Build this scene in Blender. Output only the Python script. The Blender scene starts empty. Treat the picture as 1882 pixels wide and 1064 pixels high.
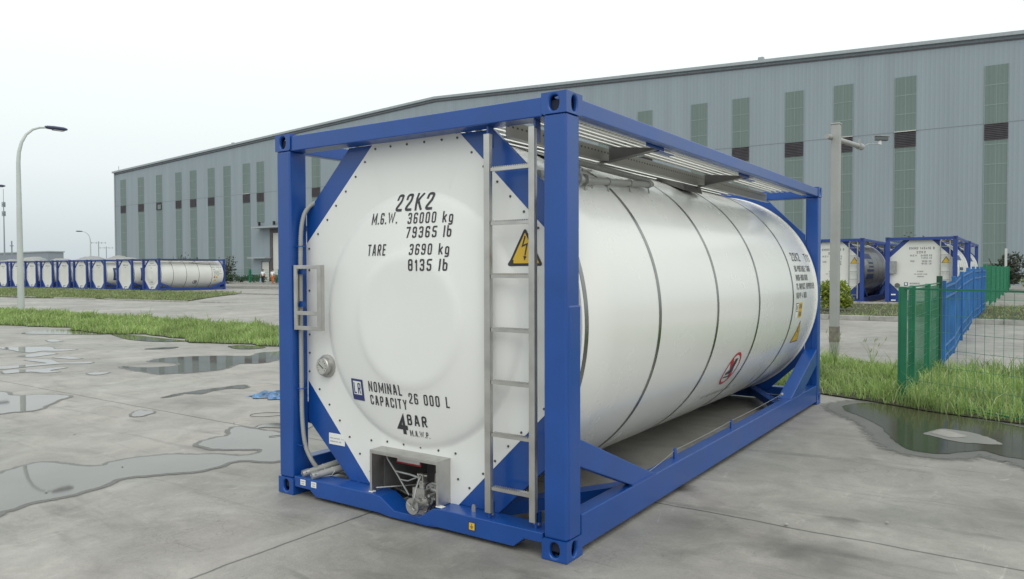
import bpy, bmesh, math, random
import numpy as np
from mathutils import Vector, Matrix
random.seed(7); RNG = np.random.default_rng(7)
sc = bpy.context.scene
R = math.radians
# ------------------------------------------------------------------ camera
CP = np.array([4.51408, -3.53837, 1.61836]); YAW, PIT, ROL, FPX = -0.602931, -0.0262894, -0.00258906, 1383.896
def basis():
    f = np.array([math.sin(YAW)*math.cos(PIT), math.cos(YAW)*math.cos(PIT), math.sin(PIT)])
    r = np.cross(f, [0, 0, 1]); r /= np.linalg.norm(r); u = np.cross(r, f)
    return r*math.cos(ROL)+u*math.sin(ROL), -r*math.sin(ROL)+u*math.cos(ROL), f
CR, CU, CF = basis()
cam = bpy.data.cameras.new('camera'); camo = bpy.data.objects.new('camera', cam); sc.collection.objects.link(camo)
m = Matrix.Identity(4)
for i in range(3):
    m[i][0] = CR[i]; m[i][1] = CU[i]; m[i][2] = -CF[i]; m[i][3] = CP[i]
camo.matrix_world = m
cam.sensor_width = 36; cam.lens = 36*FPX/1882; cam.clip_start = 0.05; cam.clip_end = 3000
sc.camera = camo
# ------------------------------------------------------------------ sky, sun, exposure
SUN_EL, SUN_AZ = R(48), R(140)
w = bpy.data.worlds.new("World"); sc.world = w; w.use_nodes = True
wn = w.node_tree.nodes; wl = w.node_tree.links; wn.clear()
sky = wn.new('ShaderNodeTexSky'); sky.sky_type = 'NISHITA'; sky.sun_disc = False
sky.sun_elevation = SUN_EL; sky.sun_rotation = SUN_AZ; sky.dust_density = 4; sky.air_density = 1.5
hs = wn.new('ShaderNodeHueSaturation'); hs.inputs['Saturation'].default_value = 0.25; hs.inputs['Value'].default_value = 1.0
tc = wn.new('ShaderNodeTexCoord'); sp = wn.new('ShaderNodeSeparateXYZ'); wl.new(tc.outputs['Generated'], sp.inputs[0])
cr = wn.new('ShaderNodeValToRGB'); wl.new(sp.outputs['Z'], cr.inputs[0])      # overcast veil: brighter towards the zenith
e = cr.color_ramp.elements
e[0].position = 0.0; e[0].color = (0.52, 0.59, 0.62, 1)
e[1].position = 0.30; e[1].color = (0.93, 1.0, 0.975, 1)
k = cr.color_ramp.elements.new(0.12); k.color = (0.77, 0.83, 0.84, 1)
mul = wn.new('ShaderNodeMix'); mul.data_type = 'RGBA'; mul.blend_type = 'MULTIPLY'; mul.inputs['Factor'].default_value = 1
wl.new(cr.outputs[0], mul.inputs['A']); mul.inputs['B'].default_value = (12.2, 12.2, 12.2, 1)
mx = wn.new('ShaderNodeMix'); mx.data_type = 'RGBA'; mx.inputs['Factor'].default_value = 0.9
bg = wn.new('ShaderNodeBackground'); wo = wn.new('ShaderNodeOutputWorld')
wl.new(sky.outputs[0], hs.inputs['Color']); wl.new(hs.outputs[0], mx.inputs['A']); wl.new(mul.outputs['Result'], mx.inputs['B'])
wl.new(mx.outputs['Result'], bg.inputs[0]); bg.inputs[1].default_value = 0.098; wl.new(bg.outputs[0], wo.inputs[0])
sl = bpy.data.lights.new('sun', 'SUN'); sl.energy = 0.85; sl.angle = R(45); sl.color = (1, .97, .93)
so = bpy.data.objects.new('sun', sl); sc.collection.objects.link(so)
dirv = Vector((math.sin(SUN_AZ)*math.cos(SUN_EL), math.cos(SUN_AZ)*math.cos(SUN_EL), math.sin(SUN_EL)))
so.rotation_euler = dirv.to_track_quat('Z', 'Y').to_euler()
sc.view_settings.view_transform = 'Standard'; sc.view_settings.look = 'None'
sc.view_settings.exposure = 0.0; sc.view_settings.gamma = 1
sc.cycles.max_bounces = 6; sc.cycles.diffuse_bounces = 3; sc.cycles.glossy_bounces = 4

def ray(px, py): return CF + CR*(px-941)/FPX + CU*(532-py)/FPX
def at(px, py, z=0.0):
    d = ray(px, py); t = (z-CP[2])/d[2]; return CP + d*t
# ------------------------------------------------------------------ helpers
def put(o, parent=None):
    sc.collection.objects.link(o)
    if parent is not None: o.parent = parent
    return o
def tag(o, label, cat, group=None, kind=None):
    o['label'] = label; o['category'] = cat
    if group: o['group'] = group
    if kind: o['kind'] = kind
    return o
def empty(name, loc=(0, 0, 0), rz=0):
    o = bpy.data.objects.new(name, None); o.location = loc; o.rotation_euler = (0, 0, rz); o.empty_display_size = .3
    return put(o)
def copy_tree(o, parent=None):
    c = o.copy(); sc.collection.objects.link(c)
    if parent is not None: c.parent = parent
    for ch in list(o.children): copy_tree(ch, c)
    return c
class MB:
    def __init__(s): s.v = []; s.f = []; s.mi = []; s.cur = 0
    def add(s, vs, fs):
        n = len(s.v); s.v += [tuple(map(float, p)) for p in vs]
        for f in fs: s.f.append(tuple(n+i for i in f)); s.mi.append(s.cur)
        return s
    def box(s, a, b):
        x0, y0, z0 = a; x1, y1, z1 = b
        return s.add([(x0,y0,z0),(x1,y0,z0),(x1,y1,z0),(x0,y1,z0),(x0,y0,z1),(x1,y0,z1),(x1,y1,z1),(x0,y1,z1)],
            [(0,3,2,1),(4,5,6,7),(0,1,5,4),(1,2,6,5),(2,3,7,6),(3,0,4,7)])
    def prism(s, poly, ax, a, b):
        n = len(poly)
        def P(p, t):
            return (t, p[0], p[1]) if ax == 0 else (p[0], t, p[1]) if ax == 1 else (p[0], p[1], t)
        vs = [P(p, a) for p in poly]+[P(p, b) for p in poly]
        return s.add(vs, [tuple(range(n)), tuple(range(2*n-1, n-1, -1))]+[(i, i+n, (i+1) % n+n, (i+1) % n) for i in range(n)])
    def tube(s, pts, r, n=10, cap=True):
        pts = [Vector(p) for p in pts]; rr = r if hasattr(r, '__len__') else [r]*len(pts)
        rings = []; up = None
        for i, p in enumerate(pts):
            d = (pts[min(i+1, len(pts)-1)]-pts[max(i-1, 0)])
            if d.length < 1e-9: d = Vector((0, 0, 1))
            d.normalize()
            if up is None: up = Vector((0, 0, 1)) if abs(d.z) < .9 else Vector((1, 0, 0))
            a = d.cross(up).normalized(); b = a.cross(d).normalized(); up = b
            rings.append([p+(a*math.cos(2*math.pi*k/n)+b*math.sin(2*math.pi*k/n))*rr[i] for k in range(n)])
        vs = [q for g in rings for q in g]; fs = []
        for i in range(len(pts)-1):
            for k in range(n):
                fs.append((i*n+k, i*n+(k+1) % n, (i+1)*n+(k+1) % n, (i+1)*n+k))
        if cap: fs += [tuple(range(n-1, -1, -1)), tuple(range((len(pts)-1)*n, len(pts)*n))]
        return s.add(vs, fs)
    def cyl(s, a, b, r, n=16): return s.tube([a, b], r, n)
    def beam(s, a, b, wd, ht, up=(0, 0, 1)):
        a, b = Vector(a), Vector(b); d = (b-a).normalized(); u = Vector(up)
        sd = d.cross(u).normalized()*wd/2; u = sd.cross(d).normalized()*ht/2
        vs = [a-sd-u, a+sd-u, a+sd+u, a-sd+u, b-sd-u, b+sd-u, b+sd+u, b-sd+u]
        return s.add(vs, [(0,3,2,1),(4,5,6,7),(0,1,5,4),(1,2,6,5),(2,3,7,6),(3,0,4,7)])
    def build(s, name, mats, parent=None, smooth=False, bevel=0, seg=2, angle=40):
        me = bpy.data.meshes.new(name); me.from_pydata(s.v, [], s.f)
        for mt in (mats if isinstance(mats, (list, tuple)) else [mats]): me.materials.append(mt)
        if any(s.mi): me.polygons.foreach_set('material_index', s.mi)
        bm = bmesh.new(); bm.from_mesh(me); bmesh.ops.recalc_face_normals(bm, faces=bm.faces); bm.to_mesh(me); bm.free()
        if smooth: me.polygons.foreach_set('use_smooth', [True]*len(me.polygons))
        me.update()
        o = put(bpy.data.objects.new(name, me), parent)
        if smooth:
            try: me.set_sharp_from_angle(angle=R(angle))
            except Exception: pass
        if bevel:
            b = o.modifiers.new('bevel', 'BEVEL'); b.width = bevel; b.segments = seg; b.limit_method = 'ANGLE'; b.angle_limit = R(35); b.harden_normals = False
        return o
# ------------------------------------------------------------------ materials
def newmat(name):
    m = bpy.data.materials.new(name); m.use_nodes = True
    return m, m.node_tree.nodes, m.node_tree.links, m.node_tree.nodes['Principled BSDF']
def mat(name, col, rough=.5, metal=0., var=.08, scale=4., bump=0., bscale=60., coat=0., rvar=.1, ior=1.5):
    m, N, L, P = newmat(name)
    t = N.new('ShaderNodeTexCoord'); n = N.new('ShaderNodeTexNoise'); n.inputs['Scale'].default_value = scale; n.inputs['Detail'].default_value = 6
    L.new(t.outputs['Object'], n.inputs['Vector'])
    r = N.new('ShaderNodeValToRGB'); r.color_ramp.elements[0].position = .3; r.color_ramp.elements[1].position = .7
    r.color_ramp.elements[0].color = tuple(c*(1-var) for c in col)+(1,); r.color_ramp.elements[1].color = tuple(min(1, c*(1+var)) for c in col)+(1,)
    L.new(n.outputs['Fac'], r.inputs[0]); L.new(r.outputs[0], P.inputs['Base Color'])
    mr = N.new('ShaderNodeMapRange'); mr.inputs['To Min'].default_value = max(0.02, rough-rvar); mr.inputs['To Max'].default_value = min(1, rough+rvar)
    L.new(n.outputs['Fac'], mr.inputs['Value']); L.new(mr.outputs[0], P.inputs['Roughness'])
    P.inputs['Metallic'].default_value = metal; P.inputs['IOR'].default_value = ior
    P.inputs['Coat Weight'].default_value = coat; P.inputs['Coat Roughness'].default_value = .15
    if bump:
        b = N.new('ShaderNodeBump'); b.inputs['Strength'].default_value = bump; b.inputs['Distance'].default_value = .01
        n2 = N.new('ShaderNodeTexNoise'); n2.inputs['Scale'].default_value = bscale; n2.inputs['Detail'].default_value = 3; L.new(t.outputs['Object'], n2.inputs['Vector'])
        L.new(n2.outputs['Fac'], b.inputs['Height']); L.new(b.outputs[0], P.inputs['Normal'])
    return m
M = {}
M['blue'] = mat('blue_paint', (.005, .064, .295), .36, var=.10, scale=3, bump=.05, bscale=90, coat=.25)
M['bluebg'] = mat('blue_paint_far', (.020, .055, .25), .45, var=.12, scale=2)
M['white'] = mat('white_cladding', (.79, .785, .75), .27, var=.015, scale=1.2, bump=.05, bscale=1.1, coat=.3)
M['panel'] = mat('white_panel', (.76, .76, .74), .42, var=.015, scale=2, bump=.05, bscale=150)
M['whitebg'] = mat('white_paint_far', (.72, .72, .68), .4, var=.05, scale=1)
M['steel'] = mat('stainless_steel', (.50, .49, .47), .38, metal=.85, var=.12, scale=9, bump=.08, bscale=120)
M['band'] = mat('band_steel', (.30, .30, .29), .25, metal=1, var=.2, scale=3, rvar=.15)
M['galv'] = mat('galvanised', (.36, .36, .35), .45, metal=.6, var=.15, scale=14)
M['alu'] = mat('aluminium_plank', (.84, .83, .80), .45, metal=.05, var=.08, scale=6)
M['darksteel'] = mat('dull_steel', (.16, .155, .15), .5, metal=.5, var=.2, scale=10)
M['ink'] = mat('black_lettering', (.035, .033, .04), .5, var=.1)
M['navy'] = mat('navy_ink', (.03, .04, .16), .5)
M['navybg'] = mat('navy_emblem', (.035, .06, .14), .5)
M['inkbg'] = mat('lettering_far', (.12, .12, .13), .6)
M['yellow'] = mat('yellow_sticker', (.72, .46, .04), .4, var=.04)
M['sticker'] = mat('white_sticker', (.78, .78, .76), .5, var=.02)
M['red'] = mat('red_ink', (.45, .03, .04), .5)
M['pvc'] = mat('grey_plastic', (.34, .34, .32), .5, var=.08)
M['glass'] = mat('gauge_glass', (.45, .45, .42), .12, var=.1)
M['black'] = mat('black_plastic', (.02, .02, .02), .5)
M['cgreen'] = mat('green_fence_paint', (.015, .17, .085), .45, var=.15, scale=3)
M['cwire'] = mat('green_fence_wire', (.05, .20, .125), .5, var=.15)
M['cblue'] = mat('blue_fence_paint', (.02, .13, .36), .45, var=.25, scale=2.5)
M['polegrey'] = mat('grey_pole_paint', (.36, .36, .35), .5, var=.08, scale=3)
M['polewhite'] = mat('pale_pole_paint', (.52, .55, .53), .5, var=.05, scale=2)
M['lamphead'] = mat('lamp_housing', (.05, .06, .12), .4)
M['kerb'] = mat('kerb_concrete', (.34, .335, .31), .85, var=.2, scale=5, bump=.4, bscale=30)
M['tarp'] = mat('grey_tarpaulin', (.34, .34, .335), .7, var=.12, scale=.6)
M['farbuild'] = mat('far_grey_cladding', (.24, .27, .31), .6)
M['skin'] = mat('skin', (.42, .24, .16), .6); M['hair'] = mat('black_hair', (.01, .01, .01), .6)
M['shirt'] = mat('white_cotton', (.75, .76, .78), .8); M['trousers'] = mat('dark_trousers', (.02, .022, .03), .8)
M['orange'] = mat('orange_trousers', (.55, .14, .05), .8); M['bag'] = mat('blue_bag', (.28, .42, .55), .6)
M['cloth'] = mat('light_blue_sheet', (.09, .19, .36), .45, var=.8, scale=14)
M['bark'] = mat('bark', (.08, .06, .045), .9)
M['roof'] = mat('roof_trim', (.33, .36, .38), .5)
M['cavity'] = mat('cavity_shade', (.02, .025, .05), .8)  # dark navy painted as the shade inside the corner casting holes
M['linerg'] = mat('liner_steel', (.26, .255, .25), .45, metal=.4, var=.15, scale=6)
M['joint'] = mat('panel_joint', (.19, .22, .245), .6)
M['door'] = mat('pale_door', (.60, .59, .55), .6, var=.04)
M['bolt'] = mat('bolt_heads', (.13, .13, .13), .4, metal=.6)

def perfmat(name, col, rough, x0, x1, ax, pitch):
    m, N, L, P = newmat(name); P.inputs['Roughness'].default_value = rough; P.inputs['Metallic'].default_value = .3
    t = N.new('ShaderNodeTexCoord'); s = N.new('ShaderNodeSeparateXYZ'); L.new(t.outputs['Object'], s.inputs[0])
    def mth(op, a, b=None):
        q = N.new('ShaderNodeMath'); q.operation = op
        for i, v in enumerate((a, b)):
            if v is None: continue
            if isinstance(v, (int, float)): q.inputs[i].default_value = v
            else: L.new(v, q.inputs[i])
        return q.outputs[0]
    fr = mth('LESS_THAN', mth('FRACT', mth('DIVIDE', s.outputs['Y'], pitch)), .42)
    bd = mth('MULTIPLY', mth('GREATER_THAN', s.outputs[ax], x0), mth('LESS_THAN', s.outputs[ax], x1))
    mk = mth('MULTIPLY', fr, bd); mx_ = N.new('ShaderNodeMix'); mx_.data_type = 'RGBA'; L.new(mk, mx_.inputs['Factor'])
    mx_.inputs['A'].default_value = tuple(col)+(1,); mx_.inputs['B'].default_value = (.10, .10, .10, 1); L.new(mx_.outputs['Result'], P.inputs['Base Color'])
    return m
M['perf'] = perfmat('perforated_strip', (.74, .73, .70), .45, 2.314, 2.334, 'X', .045)
M['perfbeam'] = perfmat('perforated_beam', (.45, .44, .42), .45, 2.478, 2.490, 'Z', .05)
M['bracketgrey'] = mat('bracket_steel', (.20, .195, .19), .45, metal=.4, var=.1)
def leafmat(name, c1, c2, c3=None):
    m, N, L, P = newmat(name)
    g = N.new('ShaderNodeNewGeometry'); r = N.new('ShaderNodeValToRGB'); L.new(g.outputs['Random Per Island'], r.inputs[0])
    r.color_ramp.elements[0].color = tuple(c1)+(1,); r.color_ramp.elements[1].color = tuple(c2)+(1,)
    if c3: q = r.color_ramp.elements.new(.93); q.color = tuple(c2)+(1,); r.color_ramp.elements[-1].color = tuple(c3)+(1,)
    n = N.new('ShaderNodeTexNoise'); n.inputs['Scale'].default_value = .9; n.inputs['Detail'].default_value = 4
    t = N.new('ShaderNodeTexCoord'); L.new(t.outputs['Object'], n.inputs['Vector'])
    mr = N.new('ShaderNodeMapRange'); mr.inputs['From Min'].default_value = .3; mr.inputs['From Max'].default_value = .7
    mr.inputs['To Min'].default_value = .7; mr.inputs['To Max'].default_value = 1.3; L.new(n.outputs['Fac'], mr.inputs['Value'])
    mm = N.new('ShaderNodeVectorMath'); mm.operation = 'SCALE'; L.new(r.outputs[0], mm.inputs[0]); L.new(mr.outputs[0], mm.inputs['Scale'])
    L.new(mm.outputs[0], P.inputs['Base Color']); P.inputs['Roughness'].default_value = .6
    tr = N.new('ShaderNodeBsdfTranslucent'); L.new(mm.outputs[0], tr.inputs['Color'])
    ms = N.new('ShaderNodeMixShader'); ms.inputs[0].default_value = .35
    L.new(P.outputs[0], ms.inputs[1]); L.new(tr.outputs[0], ms.inputs[2]); L.new(ms.outputs[0], N['Material Output'].inputs[0])
    return m
M['grass'] = leafmat('grass_blades', (.21, .32, .085), (.41, .53, .19), (.60, .60, .38))
M['grassfar'] = leafmat('grass_far', (.19, .25, .09), (.34, .40, .18), (.45, .44, .28))
M['bush'] = leafmat('bush_leaves', (.045, .085, .045), (.09, .15, .07))
M['ybush'] = leafmat('yellow_green_leaves', (.10, .17, .015), (.42, .46, .07))
M['twig'] = leafmat('dark_leaves', (.05, .065, .045), (.10, .11, .08))

def concrete(name, base, joints=True, tint=(1, 1, 1)):
    m, N, L, P = newmat(name)
    t = N.new('ShaderNodeTexCoord'); X = t.outputs['Object']
    def noise(sc_, det=6, dist=0., rough=.55, vec=None):
        n = N.new('ShaderNodeTexNoise'); n.inputs['Scale'].default_value = sc_; n.inputs['Detail'].default_value = det
        n.inputs['Distortion'].default_value = dist; n.inputs['Roughness'].default_value = rough; L.new(vec or X, n.inputs['Vector']); return n.outputs['Fac']
    def rng(v, a, b, c, d):
        q = N.new('ShaderNodeMapRange'); q.inputs['From Min'].default_value = a; q.inputs['From Max'].default_value = b
        q.inputs['To Min'].default_value = c; q.inputs['To Max'].default_value = d; L.new(v, q.inputs['Value']); return q.outputs[0]
    def mth(op, a, b=None):
        q = N.new('ShaderNodeMath'); q.operation = op
        for i, v in enumerate((a, b)):
            if v is None: continue
            if isinstance(v, (int, float)): q.inputs[i].default_value = v
            else: L.new(v, q.inputs[i])
        return q.outputs[0]
    big = rng(noise(.33, 5, .6), .32, .68, .74, 1.14)
    mid = rng(noise(1.9, 8, 1.2, .62), .28, .72, .77, 1.19)
    fine = rng(noise(38, 6, 0, .7), .3, .7, .93, 1.06)
    mp = N.new('ShaderNodeMapping'); mp.inputs['Scale'].default_value = (3.2, .55, 1); mp.inputs['Rotation'].default_value = (0, 0, .5); L.new(X, mp.inputs['Vector'])
    scuff = rng(noise(2.2, 9, 2.0, .72, mp.outputs[0]), .60, .74, 0, .42)        # pale scuffs
    mp3 = N.new('ShaderNodeMapping'); mp3.inputs['Scale'].default_value = (.5, 2.6, 1); mp3.inputs['Rotation'].default_value = (0, 0, .3); L.new(X, mp3.inputs['Vector'])
    dirt = rng(noise(1.1, 8, 1.6, .65, mp3.outputs[0]), .55, .72, 1., .66)          # dark drying stains
    val = mth('MULTIPLY', mth('MULTIPLY', big, mid), mth('MULTIPLY', fine, dirt))
    val = mth('ADD', val, scuff)
    hgt = mth('ADD', noise(60, 5, 0, .7), mth('MULTIPLY', noise(6, 4), .6))
    if joints:
        cd = N.new('ShaderNodeVectorMath'); cd.operation = 'ADD'; nz_ = N.new('ShaderNodeTexNoise'); nz_.inputs['Scale'].default_value = 3.5; nz_.inputs['Detail'].default_value = 5; L.new(X, nz_.inputs['Vector'])
        nv = N.new('ShaderNodeVectorMath'); nv.operation = 'SCALE'; nv.inputs['Scale'].default_value = .5; L.new(nz_.outputs['Color'], nv.inputs[0]); L.new(X, cd.inputs[0]); L.new(nv.outputs[0], cd.inputs[1])
        for (px_, py_, rad, dk) in ((1440, 1000, .20, .80), (1520, 1020, .24, .78), (1640, 945, .22, .82), (1530, 955, .12, .78), (1290, 975, .3, .9), (1840, 960, .5, .87), (1240, 896, .14, .62), (900, 1040, .4, .88), (700, 1030, .5, .9), (230, 1010, .4, .9), (60, 1020, .4, 1.1), (590, 980, .3, 1.08), (1380, 1010, .16, 1.12), (1570, 985, .12, 1.14), (1350, 900, .4, 1.08), (1250, 1020, .1, .85), (350, 740, .5, .86), (850, 1010, .15, 1.12)):
            p_ = at(px_, py_); vd = N.new('ShaderNodeVectorMath'); vd.operation = 'DISTANCE'; L.new(cd.outputs[0], vd.inputs[0]); vd.inputs[1].default_value = (p_[0]+.25, p_[1]+.25, .25)
            val = mth('MULTIPLY', val, rng(vd.outputs['Value'], rad*.45, rad*1.35, 1-(1-dk)*1.55, 1.))
        for (px_, py_, ax_, by_, rr_, w_) in ((400, 1030, 0, 0, .9, .05), (480, 1000, 0, 0, 1.3, .05), (1340, 1100, 0, 0, 1.5, .16), (1130, 1150, 0, 0, 1.6, .14)):      # curved tyre scuffs
            p_ = at(px_, py_); vd = N.new('ShaderNodeVectorMath'); vd.operation = 'DISTANCE'; L.new(X, vd.inputs[0]); vd.inputs[1].default_value = (p_[0], p_[1], 0)
            band = rng(mth('ABSOLUTE', mth('SUBTRACT', vd.outputs['Value'], rr_)), 0, w_, 1, 0)
            val = mth('MULTIPLY', val, mth('ADD', 1., mth('MULTIPLY', mth('MULTIPLY', band, rng(noise(9, 6), .45, .65, 0, 1)), .16)))
        grit = rng(noise(150, 3, 0, .8), .35, .65, .90, 1.09); val = mth('MULTIPLY', val, grit)
        mpc = N.new('ShaderNodeMapping'); mpc.inputs['Scale'].default_value = (.16, .16, 1); L.new(cd.outputs[0], mpc.inputs['Vector'])
        vc = N.new('ShaderNodeTexVoronoi'); vc.feature = 'DISTANCE_TO_EDGE'; vc.inputs['Scale'].default_value = 1.6; L.new(mpc.outputs[0], vc.inputs['Vector'])
        crack = mth('MULTIPLY', rng(vc.outputs['Distance'], .0005, .0022, .28, 0), rng(noise(.5, 3), .50, .56, 0, 1)); val = mth('SUBTRACT', val, mth('MULTIPLY', crack, .8))
        s = N.new('ShaderNodeSeparateXYZ'); L.new(X, s.inputs[0])
        wob = mth('MULTIPLY', mth('SUBTRACT', noise(2.5, 5), .5), .05)
        def line(axis, pos, wd):
            d = mth('ABSOLUTE', mth('SUBTRACT', mth('ADD', s.outputs[axis], wob), pos)); return rng(d, wd*.45, wd, .38, 1.)
        for ax, ps in ((1, (1.31, -4.2)), (0, (.89, 9.5, -18.))):
            for p_ in ps: val = mth('MULTIPLY', val, line(ax, p_, .013))
    hue = N.new('ShaderNodeMix'); hue.data_type = 'RGBA'; L.new(rng(noise(.45, 4, .4), .35, .65, 0, 1), hue.inputs['Factor'])
    hue.inputs['A'].default_value = (base*1.02, base*.985, base*.89, 1); hue.inputs['B'].default_value = (base*1.05, base*.965, base*.90, 1)
    sc3 = N.new('ShaderNodeVectorMath'); sc3.operation = 'SCALE'; L.new(hue.outputs['Result'], sc3.inputs[0]); L.new(val, sc3.inputs['Scale'])
    L.new(sc3.outputs[0], P.inputs['Base Color'])
    L.new(rng(noise(1.1, 5, 1), .3, .7, .42, .75), P.inputs['Roughness'])
    b = N.new('ShaderNodeBump'); b.inputs['Strength'].default_value = .35; b.inputs['Distance'].default_value = .006; L.new(hgt, b.inputs['Height']); L.new(b.outputs[0], P.inputs['Normal'])
    return m
M['concrete'] = concrete('yard_concrete', .31)
M['road'] = concrete('road_concrete', .31, False)
def watermat(name, col, rough):
    m, N, L, P = newmat(name)
    t = N.new('ShaderNodeTexCoord'); n = N.new('ShaderNodeTexNoise'); n.inputs['Scale'].default_value = 1.5; n.inputs['Detail'].default_value = 5; L.new(t.outputs['Object'], n.inputs['Vector'])
    r = N.new('ShaderNodeValToRGB'); r.color_ramp.elements[0].color = tuple(c*.7 for c in col)+(1,); r.color_ramp.elements[1].color = tuple(c*1.3 for c in col)+(1,)
    L.new(n.outputs['Fac'], r.inputs[0]); L.new(r.outputs[0], P.inputs['Base Color']); P.inputs['Roughness'].default_value = rough; P.inputs['IOR'].default_value = 1.36
    return m
M['water'] = watermat('puddle_water', (.15, .145, .135), .03)
M['muddy'] = watermat('muddy_water', (.06, .055, .036), .10)
M['damp'] = mat('damp_concrete', (.165, .16, .15), .42, var=.2, scale=3)
M['soil'] = mat('soil', (.05, .048, .025), .95, var=.35, scale=3, bump=.6, bscale=20)

def clad(name, col, period, col2=None):
    m, N, L, P = newmat(name)
    t = N.new('ShaderNodeTexCoord'); s = N.new('ShaderNodeSeparateXYZ'); L.new(t.outputs['Object'], s.inputs[0])
    a = N.new('ShaderNodeMath'); a.operation = 'MULTIPLY'; a.inputs[1].default_value = 2*math.pi/period; L.new(s.outputs['X'], a.inputs[0])
    b = N.new('ShaderNodeMath'); b.operation = 'SINE'; L.new(a.outputs[0], b.inputs[0])
    mp = N.new('ShaderNodeMapping'); mp.inputs['Scale'].default_value = (1, 1, .06); L.new(t.outputs['Object'], mp.inputs['Vector'])
    n = N.new('ShaderNodeTexNoise'); n.inputs['Scale'].default_value = .8; n.inputs['Detail'].default_value = 6; L.new(mp.outputs[0], n.inputs['Vector'])
    r = N.new('ShaderNodeValToRGB'); r.color_ramp.elements[0].position = .3; r.color_ramp.elements[1].position = .7
    r.color_ramp.elements[0].color = tuple(c*.93 for c in col)+(1,); r.color_ramp.elements[1].color = tuple(c*1.06 for c in col)+(1,)
    L.new(n.outputs['Fac'], r.inputs[0])
    mr = N.new('ShaderNodeMapRange'); mr.inputs['From Min'].default_value = .72; mr.inputs['From Max'].default_value = 1; mr.inputs['To Min'].default_value = 1; mr.inputs['To Max'].default_value = .93
    L.new(b.outputs[0], mr.inputs['Value'])
    v = N.new('ShaderNodeVectorMath'); v.operation = 'SCALE'; L.new(r.outputs[0], v.inputs[0]); L.new(mr.outputs[0], v.inputs['Scale']); L.new(v.outputs[0], P.inputs['Base Color'])
    bp = N.new('ShaderNodeBump'); bp.inputs['Strength'].default_value = .25; bp.inputs['Distance'].default_value = .03; L.new(b.outputs[0], bp.inputs['Height']); L.new(bp.outputs[0], P.inputs['Normal'])
    P.inputs['Roughness'].default_value = .55; P.inputs['Specular IOR Level'].default_value = .35
    return m
M['wall'] = clad('corrugated_wall', (.270, .318, .352), .35)
M['frp'] = clad('translucent_sheet', (.158, .205, .192), .3)
M['louvre'] = mat('louvre_dark', (.085, .075, .085), .6, var=.2, scale=2)
M['frame'] = mat('window_bars', (.225, .275, .26), .6)

# ------------------------------------------------------------------ terrain
def sm(t): t = min(1, max(0, t)); return t*t*(3-2*t)
def gz(x, y): return 0.25*sm((y-10.3)/8.0)*sm((x+32)/18.0)
def sheet(name, poly, material, z, res=None, smooth=True):
    """flat outline filled, following the ground height + z"""
    me = bpy.data.meshes.new(name); bm = bmesh.new()
    vs = [bm.verts.new((p[0], p[1], 0)) for p in poly]; bm.faces.new(vs)
    if res:
        xs = [p[0] for p in poly]; ys = [p[1] for p in poly]
        for ax, lo, hi in ((0, min(xs), max(xs)), (1, min(ys), max(ys))):
            k_ = math.ceil(lo/res)
            while k_*res < hi:
                no = (1, 0, 0) if ax == 0 else (0, 1, 0); co = (k_*res, 0, 0) if ax == 0 else (0, k_*res, 0)
                bmesh.ops.bisect_plane(bm, geom=bm.verts[:]+bm.edges[:]+bm.faces[:], plane_co=co, plane_no=no); k_ += 1
    else: bmesh.ops.triangulate(bm, faces=bm.faces[:])
    for v in bm.verts: v.co.z = gz(v.co.x, v.co.y)+z
    for f in bm.faces:
        f.normal_update()
        if f.normal.z < 0: f.normal_flip()
    bm.to_mesh(me); bm.free(); me.materials.append(material)
    return put(bpy.data.objects.new(name, me))
def closed_spline(pts, n=5):
    out = []; N_ = len(pts)
    for i in range(N_):
        p0, p1, p2, p3 = (np.array(pts[(i+j-1) % N_][:2], float) for j in range(4))
        for k_ in range(n):
            t = k_/n; out.append(tuple(.5*((2*p1)+(-p0+p2)*t+(2*p0-5*p1+4*p2-p3)*t*t+(-p0+3*p1-3*p2+p3)*t**3)))
    return out
# ground far (one sheet to the horizon), the concrete apron, the road
g = MB(); xs = [-900, -300, -120]+[-60+2*i for i in range(51)]+[60, 150, 400, 900]; ys = [-200, -40, -14]+[-10+1.0*i for i in range(46)]+[45, 60, 100, 200, 500, 1200]
idx = lambda i, j: i*len(ys)+j
g.add([(x, y, gz(x, y)-.012) for x in xs for y in ys], [(idx(i, j), idx(i+1, j), idx(i+1, j+1), idx(i, j+1)) for i in range(len(xs)-1) for j in range(len(ys)-1)])
tag(g.build('ground', M['road']), 'pale concrete ground running back to the factory and the horizon', 'ground', kind='structure')
def wav(x, a=.25, s=1.): return a*(math.sin(x*1.3*s)+.5*math.sin(x*3.1*s+1)+.3*math.sin(x*7.3*s+2))
near = [(x, 6.62+wav(x)) for x in np.arange(-62, 2.0, .5)]+[(2.2, 6.75), (3.0, 6.42), (3.6, 6.1), (4.3, 5.88), (6, 5.6), (9, 5.4), (16, 5.3)]
far = [(x, 10.3+wav(x, .08, .7)) for x in np.arange(16, -62, -1.)]
yard = sheet('yard', [(-62, -13), (16, -13)]+near[::-1], M['concrete'], -.004)
tag(yard, 'wet grey concrete apron with puddles under the big tank container', 'yard', kind='structure')
strip1 = sheet('grass_bank', near+far, M['soil'], .012, res=1.0); tag(strip1, 'dark soil of the long grass strip behind the tank container', 'soil', kind='structure')
s2 = [(-75, 16.0), (-47, 17.2), (-43, 18.), (-38.5, 18.7), (-33, 18.7), (-32.2, 19.4), (-34, 21.4), (-37, 24.5), (-40.6, 28.8), (-42.5, 30.0), (-46, 30.3), (-52, 28.6), (-75, 28.0)]
strip2 = sheet('grass_verge', closed_spline(s2, 3), M['soil'], .02, res=2.); tag(strip2, 'soil of the grass verge in front of the row of tanks', 'soil', kind='structure')
s3 = [(-12, 18.2), (16, 19.0), (16, 28.6), (-12, 26.6)]
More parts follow.
